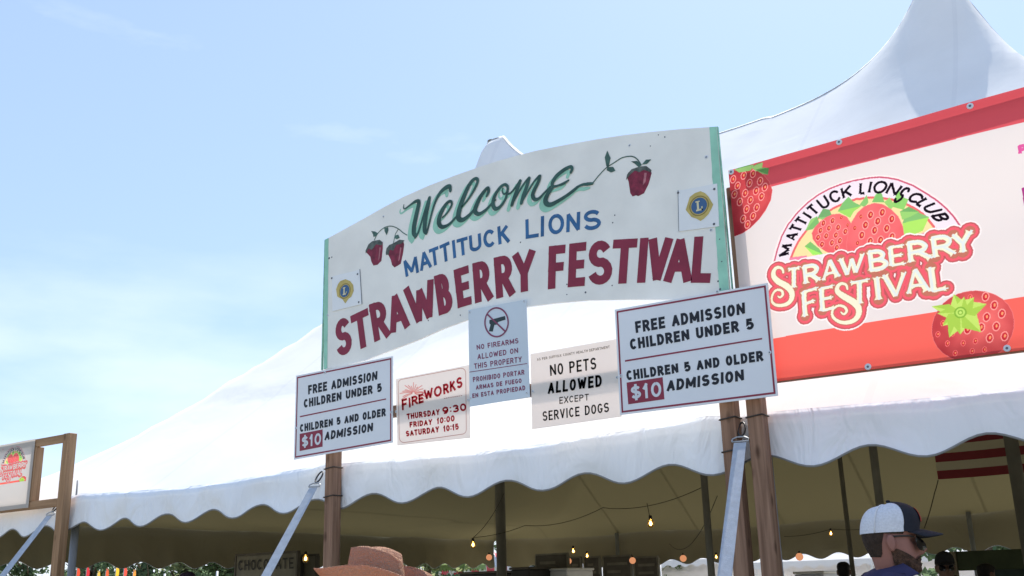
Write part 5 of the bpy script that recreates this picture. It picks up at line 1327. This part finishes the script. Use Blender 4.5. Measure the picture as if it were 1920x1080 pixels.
def shell(a0, a1, z0f, z1f, off, na=30, nz=14, close=False):
    vs = []; fs = []
    for j in range(nz + 1):
        for i in range(na + 1):
            a = a0 + (a1 - a0) * i / na; z0, z1 = z0f(a), z1f(a); z = z0 + (z1 - z0) * j / nz
            o_ = off(a, j / nz) if callable(off) else off
            vs.append(head_pt((a + PI) % (2 * PI) - PI, z, o_))
    for j in range(nz):
        for i in range(na): fs.append((j * (na + 1) + i, j * (na + 1) + i + 1, (j + 1) * (na + 1) + i + 1, (j + 1) * (na + 1) + i))
    return vs, fs
def person(label, pos, rz, height, skin, hair, shirt, trousers, hat=None, beard=False, glasses=False, fine=False, head_pitch=0.0, hat_mats=None, long_hair=False):
    """local frame: x forward, y to the person's left, z up, feet at 0; hat adds to the height"""
    hc = 1.66                                             # head centre height before scaling (1.795 m tall)
    sc = height / 1.795
    root = thing('person', label, 'person', (pos[0], pos[1], 0), rz, 'visitors at the festival'); root.scale = (sc, sc, sc)
    J = dict(pel=(0, 0, .98), spine=(0, 0, 1.16), chest=(.01, 0, 1.32), neck0=(-.01, 0, 1.46), neck1=(.0, 0, 1.56), shl=(-.01, .15, 1.43), shr=(-.01, -.15, 1.43),
             ual=(-.01, .205, 1.39), uar=(-.01, -.205, 1.39), ell=(-.03, .25, 1.12), elr=(-.03, -.25, 1.12), wrl=(.08, .25, .89), wrr=(.10, -.25, .90), hal=(.11, .245, .82), har=(.135, -.245, .83),
             hpl=(0, .095, .93), hpr=(0, -.095, .93), knl=(.06, .10, .50), knr=(-.04, -.10, .50), anl=(.02, .10, .09), anr=(-.14, -.10, .11), tol=(.16, .115, .03), tor=(.02, -.115, .03))
    Rr = dict(pel=.13, spine=.125, chest=(.15, .12), neck0=.075, neck1=.058, shl=.085, shr=.085, ual=.06, uar=.06, ell=.045, elr=.045, wrl=.03, wrr=.03, hal=(.036, .022), har=(.036, .022),
              hpl=.098, hpr=.098, knl=.062, knr=.062, anl=.042, anr=.042, tol=.036, tor=.036)
    ks = list(J); ix = {k: i for i, k in enumerate(ks)}
    E_ = [('pel', 'spine'), ('spine', 'chest'), ('chest', 'neck0'), ('neck0', 'neck1'), ('chest', 'shl'), ('chest', 'shr'), ('shl', 'ual'), ('shr', 'uar'), ('ual', 'ell'), ('uar', 'elr'), ('ell', 'wrl'), ('elr', 'wrr'), ('wrl', 'hal'), ('wrr', 'har'),
          ('pel', 'hpl'), ('pel', 'hpr'), ('hpl', 'knl'), ('hpr', 'knr'), ('knl', 'anl'), ('knr', 'anr'), ('anl', 'tol'), ('anr', 'tor')]
    me = skin_mesh([J[k] for k in ks], [(ix[a], ix[b]) for a, b in E_], [Rr[k] for k in ks], 1)
    bm = bmesh.new(); bm.from_mesh(me)
    if fine:                                              # fingers and thumb, each its own short chain rooted in the palm
        for sd_, h in ((1, 'hal'), (-1, 'har')):
            p = Vector(J[h])
            for k in range(4):
                b0 = p + Vector((-.024 + .016 * k, 0, -.01)); l = (.062, .074, .078, .064)[k]
                fm = skin_mesh([tuple(b0), tuple(b0 + Vector((.004, -.003 * sd_, -l * .55))), tuple(b0 + Vector((-.004, -.016 * sd_, -l)))], [(0, 1), (1, 2)], [.0085, .008, .0068], 1); bm.from_mesh(fm)
            fm = skin_mesh([tuple(p + Vector((.028, 0, .035))), tuple(p + Vector((.048, -.012 * sd_, .005))), tuple(p + Vector((.050, -.020 * sd_, -.022)))], [(0, 1), (1, 2)], [.011, .0095, .008], 1); bm.from_mesh(fm)
    # head, welded to the neck by the remesh
    na = 40; zs = [RINGS[0][0] + (RINGS[-1][0] - RINGS[0][0]) * j / 46 for j in range(47)]
    Rm = Matrix.Translation((.015, 0, hc)) @ Matrix.Rotation(head_pitch, 4, 'Y'); grid = []
    for z in zs: grid.append([bm.verts.new(Rm @ head_pt(-PI + 2 * PI * i / na, z)) for i in range(na)])
    for j in range(46):
        for i in range(na): bm.faces.new((grid[j][i], grid[j][(i + 1) % na], grid[j + 1][(i + 1) % na], grid[j + 1][i]))
    bm.faces.new(grid[0][::-1]); bm.faces.new(grid[-1])
    for sg in (-1, 1):                                    # ears
        c = Vector((-.010, sg * .080, -.006)); rg = []
        for j in range(9):
            t = j / 8; zz = -.032 + .064 * t; r = .019 * math.sin(PI * min(.97, max(.03, t))) ** .55 * (.72 + .45 * t) + .001
            rg.append([bm.verts.new(Rm @ (c + Vector((r * math.cos(k * PI / 4) - .008 * t, sg * (.012 * math.sin(k * PI / 4)) + sg * .006, zz)))) for k in range(8)])
        for j in range(8):
            for k in range(8): bm.faces.new((rg[j][k], rg[j][(k + 1) % 8], rg[j + 1][(k + 1) % 8], rg[j + 1][k]))
        bm.faces.new(rg[0][::-1]); bm.faces.new(rg[-1])
    me2 = bpy.data.meshes.new('body'); bm.to_mesh(me2); bm.free()
    ob = bpy.data.objects.new('k', me2); COL.objects.link(ob)
    rm = ob.modifiers.new('r', 'REMESH'); rm.mode = 'VOXEL'; rm.voxel_size = .0055 if fine else .013; rm.use_smooth_shade = True
    sm = ob.modifiers.new('m', 'SMOOTH'); sm.iterations = 2; sm.factor = .5
    body = bake(ob); bm = bmesh.new(); bm.from_mesh(body); seen = set(); best = []
    for v0 in bm.verts:
        if v0 in seen: continue
        st = [v0]; seen.add(v0); isl = []
        while st:
            v = st.pop(); isl.append(v)
            for e in v.link_edges:
                w_ = e.other_vert(v)
                if w_ not in seen: seen.add(w_); st.append(w_)
        if len(isl) > len(best): best = isl
    keep = set(best); bmesh.ops.delete(bm, geom=[v for v in bm.verts if v not in keep], context='VERTS'); bm.to_mesh(body); bm.free()
    body.name = 'body'; body.materials.clear(); body.materials.append(skin); body.polygons.foreach_set('use_smooth', [True] * len(body.polygons))
    link('body', body, root, False)
    # clothes
    sv = ['pel', 'spine', 'chest', 'neck0', 'shl', 'shr', 'ual', 'uar', 'ell', 'elr']; extra = {'pel': .026, 'spine': .028, 'chest': .022, 'neck0': .014, 'shl': .024, 'shr': .024, 'ual': .030, 'uar': .030, 'ell': .030, 'elr': .030}
    def cloth(names, extra, over, mat, nm):
        P = {k: J[k] for k in names}; P.update(over); kk = list(P); ii = {k: i for i, k in enumerate(kk)}
        ee = [(ii[a], ii[b]) for a, b in E_ if a in ii and b in ii]
        rr = [tuple(x + extra.get(k, .02) for x in (Rr[k] if isinstance(Rr[k], tuple) else (Rr[k], Rr[k]))) for k in kk]
        me = skin_mesh([P[k] for k in kk], ee, rr, 2); me.materials.clear(); me.materials.append(mat); me.polygons.foreach_set('use_smooth', [True] * len(me.polygons)); link(nm, me, root, False)
    cloth(sv, extra, {'pel': (0, 0, .93), 'ell': (-.025, .242, 1.17), 'elr': (-.025, -.242, 1.17), 'neck0': (-.060, 0, 1.565), 'shl': (-.02, .15, 1.475), 'shr': (-.02, -.15, 1.475)}, shirt, 'shirt')
    cloth(['pel', 'hpl', 'hpr', 'knl', 'knr', 'anl', 'anr'], {'pel': .012, 'hpl': .018, 'hpr': .018, 'knl': .022, 'knr': .022, 'anl': .03, 'anr': .03}, {'pel': (0, 0, .96)}, trousers, 'trousers')
    for sd_, an, to in ((1, 'anl', 'tol'), (-1, 'anr', 'tor')):
        a, t_ = Vector(J[an]), Vector(J[to])
        me = skin_mesh([tuple(a + Vector((-.05, 0, -.045))), tuple(a + Vector((.02, 0, -.035))), tuple(t_ + Vector((.01, 0, .008)))], [(0, 1), (1, 2)], [.045, .052, .042], 2); me.materials.clear(); me.materials.append(m_dark); link('shoe', me, root, False)
    hm = lambda vs: [Rm @ Vector(v) for v in vs]
    if hair is not None:
        drop = -.12 if long_hair else -.045
        vs, fs = shell(1.22, 2 * PI - 1.22, lambda a: ((.030 if abs(a - PI) > 1.28 else (drop - .015) * (1.28 - abs(a - PI)) / .3 + .030 * (1 - (1.28 - abs(a - PI)) / .3) if abs(a - PI) > .98 else drop - .015)), lambda a: .128 if not hat else .07, (lambda a, t: .002 + .008 * min(1, t * 2.2)) if not long_hair else .018)
        part('hair', hm(vs), fs, hair, root, True, False)
        if not hat:
            vs, fs = shell(-PI, PI, lambda a: .068 - .012 * math.cos(a), lambda a: .134, .010); 
            n_ = len(vs); part('hair_top', hm(vs), fs, hair, root, True, False)
    if beard:
        vs, fs = shell(-1.72, 1.72, lambda a: -.132 + .014 * abs(a), lambda a: -.060 + .0 * a + (.045 * max(0, abs(a) - .75)), lambda a, t: .003 + .008 * math.sin(PI * min(1, t * .9 + .1)) * (1 if abs(a) < 1.2 else .5), 44, 12)
        part('beard', hm(vs), fs, beard, root, True, False)
        vs, fs = shell(-.62, .62, lambda a: -.063 - .030 * abs(a), lambda a: -.046 - .012 * abs(a), .008, 20, 4); part('moustache', hm(vs), fs, beard, root, True, False)
    if glasses:
        g = MB()
        for sg in (-1, 1):
            vs = []; n = 14
            for k in range(n):
                a = 2 * PI * k / n; an_ = sg * .50 + .36 * math.copysign(abs(math.cos(a)) ** .7, math.cos(a))
                p = head_pt(an_, -.002 + .027 * math.copysign(abs(math.sin(a)) ** .7, math.sin(a)), .011); vs.append(p + Vector((.014, 0, 0)))
            c = sum(vs, Vector()) / n; g.add(hm([c + Vector((.004, 0, 0))] + vs), [(0, 1 + k, 1 + (k + 1) % n) for k in range(n)])
        g.out('lens', simple('sunglass_lens', (.008, .008, .012), .12, .05, spec=.6), root, True, world=False)
        g = MB()
        for sg in (-1, 1):
            g.tube(hm([head_pt(sg * .62, .022, .016), head_pt(sg * .95, .024, .008), head_pt(sg * 1.35, .022, .007), Vector((-.010, sg * .086, .018))]), .0032, 6)
        g.tube(hm([head_pt(-.62, .028, .018) + Vector((.008, 0, 0)), head_pt(-.2, .029, .012) + Vector((.018, 0, 0)), head_pt(.2, .029, .012) + Vector((.018, 0, 0)), head_pt(.62, .028, .018) + Vector((.008, 0, 0))]), .0035, 6)
        g.out('glasses_frame', m_dark, root, True, world=False)
    if hat == 'cap':
        fm, bmats, bill = hat_mats
        def dome(a0, a1, mat, nm, off=.0135):
            vs = []; fs = []; na, nz = 24, 12
            for j in range(nz + 1):
                t = j / nz * PI / 2
                for i in range(na + 1):
                    a = a0 + (a1 - a0) * i / na; b = head_pt((a + PI) % (2 * PI) - PI, .052, off); b = Vector((b.x, b.y, 0))
                    c = Vector((-.012, 0, 0)); r = math.cos(t) ** .62; frontb = .5 + .5 * math.cos(a)
                    h = .112 * math.sin(t) ** .9
                    base = .046 - .020 * (1 - frontb) 
                    q = c + (b - c) * r; q.z = base + h * (1.0) + (.112 - .112) ; 
                    if t > .2: q.x += .010 * frontb * math.sin(t * 2)
                    vs.append(q)
            for j in range(nz):
                for i in range(na): fs.append((j * (na + 1) + i, j * (na + 1) + i + 1, (j + 1) * (na + 1) + i + 1, (j + 1) * (na + 1) + i))
            return part(nm, hm(vs), fs, mat, root, True, False), vs
        dome(-1.25, 1.25, fm, 'cap_front', .015)
        dome(1.25, 2.15, bmats, 'cap_panel'); dome(2.15, 4.13, bmats, 'cap_panel'); dome(4.13, 2 * PI - 1.25, bmats, 'cap_panel')
        sm_ = simple('cap_seam', (.70, .71, .74), .7)
        for a_ in (2.15, 4.13):
            g = MB(); pts = []
            for j in range(11):
                t = j / 10 * PI / 2; b = head_pt((a_ + PI) % (2 * PI) - PI, .052, .0155); r = math.cos(t) ** .62; c = Vector((-.012, 0, 0))
                q = c + (Vector((b.x, b.y, 0)) - c) * r; q.z = .046 - .020 * (.5 - .5 * math.cos(a_)) + .113 * math.sin(t) ** .9; pts.append(q)
            g.tube(hm(pts), .0022, 5); g.out('seam', sm_, root, True, world=False)
        vs = []; fs = []; na, nr = 22, 7
        for s_ in (0, 1):
            for j in range(nr + 1):
                for i in range(na + 1):
                    a = -1.08 + 2.16 * i / na; b = head_pt(a, .052, .010); t = j / nr
                    ext = .090 * math.cos(a * .92) ** .6 * t
                    q = Vector((b.x + ext, b.y * (1 + .02 * t), .056 - .016 * t ** 1.2 - .016 * (b.y / .08) ** 2 - s_ * .004)); vs.append(q)
        W_ = na + 1; H_ = (nr + 1) * W_
        for j in range(nr):
            for i in range(na):
                fs.append((j * W_ + i, (j + 1) * W_ + i, (j + 1) * W_ + i + 1, j * W_ + i + 1)); fs.append((H_ + j * W_ + i, H_ + j * W_ + i + 1, H_ + (j + 1) * W_ + i + 1, H_ + (j + 1) * W_ + i))
        for i in range(na): fs.append((nr * W_ + i, H_ + nr * W_ + i, H_ + nr * W_ + i + 1, nr * W_ + i + 1))
        for j in range(nr):
            for i in (0, na): fs.append((j * W_ + i, H_ + j * W_ + i, H_ + (j + 1) * W_ + i, (j + 1) * W_ + i))
        part('bill', hm(vs), fs, bill, root, True, False)
        g = MB(); g.lathe(Rm @ Vector((-.006, 0, .156)), [(.009, 0), (.008, .005), (0, .007)], 10); g.out('button', fm, root, True, world=False)
        vs = []; fs = []
        for j in range(5 if fine else 0):
            for i in range(9):
                a = -.42 + .84 * i / 8; t = .30 + .62 * j / 4; b = head_pt(a, .052, .0175); r = math.cos(t) ** .62; c = Vector((-.012, 0, 0)); q = c + (Vector((b.x, b.y, 0)) - c) * r
                q.z = .046 + .112 * math.sin(t) ** .9; q.x += .010 * math.sin(t * 2) + .003; vs.append(q)
        for j in range(4 if fine else 0):
            for i in range(8): fs.append((j * 9 + i, j * 9 + i + 1, (j + 1) * 9 + i + 1, (j + 1) * 9 + i))
        if fine: part('cap_badge', hm(vs), fs, simple('cap_red', (.42, .05, .04), .7, .6, 60), root, True, False)
    if hat == 'cowboy':
        straw, band = hat_mats
        # brim: long front and back, sides curled up
        vs = []; fs = []; na, nr = 64, 9
        for s_ in (0, 1):
            for j in range(nr + 1):
                for i in range(na):
                    a = 2 * PI * i / na; t = j / nr; ca, sa = math.cos(a), math.sin(a)
                    rx, ry = .106 + t * .112, .078 + t * .078
                    x, y = rx * ca, ry * sa; curl = abs(sa) ** 1.6
                    z = .036 + .084 * curl * t ** 1.5 + (.072 if ca > 0 else .01) * (abs(ca) ** 3) * t ** 1.6 - .006 * t - s_ * .004
                    y *= (1 - .16 * curl * t ** 2); vs.append(Vector((x - .005, y, z)))
        H_ = (nr + 1) * na
        for j in range(nr):
            for i in range(na):
                k = (i + 1) % na; fs.append((j * na + i, j * na + k, (j + 1) * na + k, (j + 1) * na + i)); fs.append((H_ + j * na + i, H_ + (j + 1) * na + i, H_ + (j + 1) * na + k, H_ + j * na + k))
        for i in range(na): k = (i + 1) % na; fs.append((nr * na + i, nr * na + k, H_ + nr * na + k, H_ + nr * na + i))
        part('brim', hm(vs), fs, straw, root, True, False)
        vs = []; fs = []; nz = 14
        for j in range(nz + 1):
            t = j / nz
            for i in range(na):
                a = 2 * PI * i / na; ca, sa = math.cos(a), math.sin(a)
                if t < .75: k_ = 1 - .16 * (t / .75); hz = .158 * (t / .75)
                else: q = (t - .75) / .25; k_ = .84 * (1 - q); hz = .158 - .001 * q
                x, y = .108 * ca * k_, .079 * sa * k_ * (1 - .15 * min(1, t / .75))
                hz *= (.88 + .12 * ca) if t <= .75 else (.88 + .12 * ca * (k_ / .84))
                rr = math.hypot(x / .09, y / .07); hz2 = hz
                if t > .35: hz2 -= .034 * math.exp(-(y / .026) ** 2) * min(1, (t - .35) / .4) * (1 if t > .75 else .6)    # centre crease
                if t > .5 and ca > 0: hz2 -= .012 * ca * math.exp(-((abs(y) - .04) / .02) ** 2)
                vs.append(Vector((x - .005, y, .034 + hz2)))
        for j in range(nz):
            for i in range(na): k = (i + 1) % na; fs.append((j * na + i, j * na + k, (j + 1) * na + k, (j + 1) * na + i))
        part('crown', hm(vs), fs, straw, root, True, False)
        vs = []; fs = []
        for j in range(2):
            for i in range(na):
                a = 2 * PI * i / na; vs.append(Vector((.1015 * math.cos(a) * (1 - .02 * j) - .005,   .0815 * math.sin(a) * (1 - .02 * j), .040 + .022 * j)))
        for i in range(na): k = (i + 1) % na; fs.append((i, k, na + k, na + i))
        part('hat_band', hm(vs), fs, band, root, True, False)
    return root
def yaw_of(v): return math.atan2(v.y, v.x)
def ground_pos(px, py, dep):
    p = at_depth(px, py, dep); return p
sk1 = simple('skin_ruddy', (.27, .125, .10), .55, .10, 10); sk2 = simple('skin_tan', (.30, .17, .12), .55, .1, 10); sk3 = simple('skin_brown', (.16, .09, .06), .55, .1, 10)
h_br = simple('hair_dark_brown', (.035, .022, .016), .8, .4, 60, bump=.6, bscale=160); h_bl = simple('hair_black', (.012, .010, .010), .7, .3, 50, bump=.5, bscale=140); h_beard = simple('beard_brown', (.075, .040, .026), .9, .5, 80, bump=.9, bscale=220)
c_purple = simple('shirt_indigo', (.034, .031, .082), .85, .12, 12, bump=.3, bscale=20); c_navy = simple('cap_navy', (.012, .014, .022), .8, .15, 30, bump=.2, bscale=200); c_mesh = simple('cap_mesh_white', (.66, .68, .74), .8, .10, 120, bump=.5, bscale=320)
c_jean = simple('jeans', (.05, .07, .13), .9, .2, 20); c_khaki = simple('khaki', (.30, .25, .16), .9, .1, 12); c_black = simple('cloth_black', (.02, .02, .022), .9, .2); c_red = simple('cloth_maroon', (.20, .04, .05), .9, .1)
# man in the mesh cap
p = ground_pos(1672, 1017, 3.95)
rtd = Vector((math.cos(YAW), math.sin(YAW)))
rz = math.atan2(rtd.y, rtd.x) - math.radians(11)
off = Vector((.015, 0, 0)); off.rotate(Matrix.Rotation(rz, 3, 'Z'))
hgt = 1.795 * p.z / 1.66
person('bearded man in a navy and white mesh cap and dark sunglasses, walking to the right', (p.x - off.x, p.y - off.y), rz, hgt, sk1, h_br, c_purple, c_jean, 'cap', h_beard, True, True, .07, (c_navy, c_mesh, c_navy))
# person in the straw cowboy hat, seen over the shoulder
p = ground_pos(708, 1070, 2.95)
rz = math.atan2(-rtd.y, -rtd.x) - math.radians(24)
straw = cloth_mat('straw_weave', (.52, .35, .26), .26, (.98, .40, .17), bump=.6, bscale=110, dirt=.35)
person('person in an orange-brown straw cowboy hat in front of the left post', (p.x, p.y), rz, 1.795 * (p.z - .085) / 1.66, sk2, h_br, c_khaki, c_jean, 'cowboy', False, False, True, -.03, (straw, simple('band_brown', (.10, .05, .03), .6)), True)
for (px, py, dep, rzo, lab, sk, hr, sh, hat, gl, hm_) in [
    (1580, 1053, 13.2, 100, 'dark-haired visitor seen from behind, left of the man in the mesh cap', sk3, h_bl, c_black, None, False, None),
    (1768, 1034, 9.4, -70, 'visitor in a black cap and sunglasses just right of the man in the mesh cap', sk3, h_bl, c_black, 'cap', True, (c_black, c_black, c_black)),
    (1846, 1056, 10.6, 60, 'dark-haired visitor standing in front of the dark green booth', sk3, h_bl, c_black, None, False, None),
    (349, 1072, 13.0, 20, 'visitor in a dark purple cap under the tent near the left side', sk2, h_br, c_red, 'cap', False, (simple('cap_purple', (.045, .035, .08), .8), simple('cap_purple_back', (.045, .035, .08), .8), c_navy))]:
    p = at_depth(px, py, dep); person(lab, (p.x, p.y), math.radians(rzo), p.z - (.0 if hat is None else .018), sk, hr, sh, c_jean, hat, False, gl, False, 0, hm_)
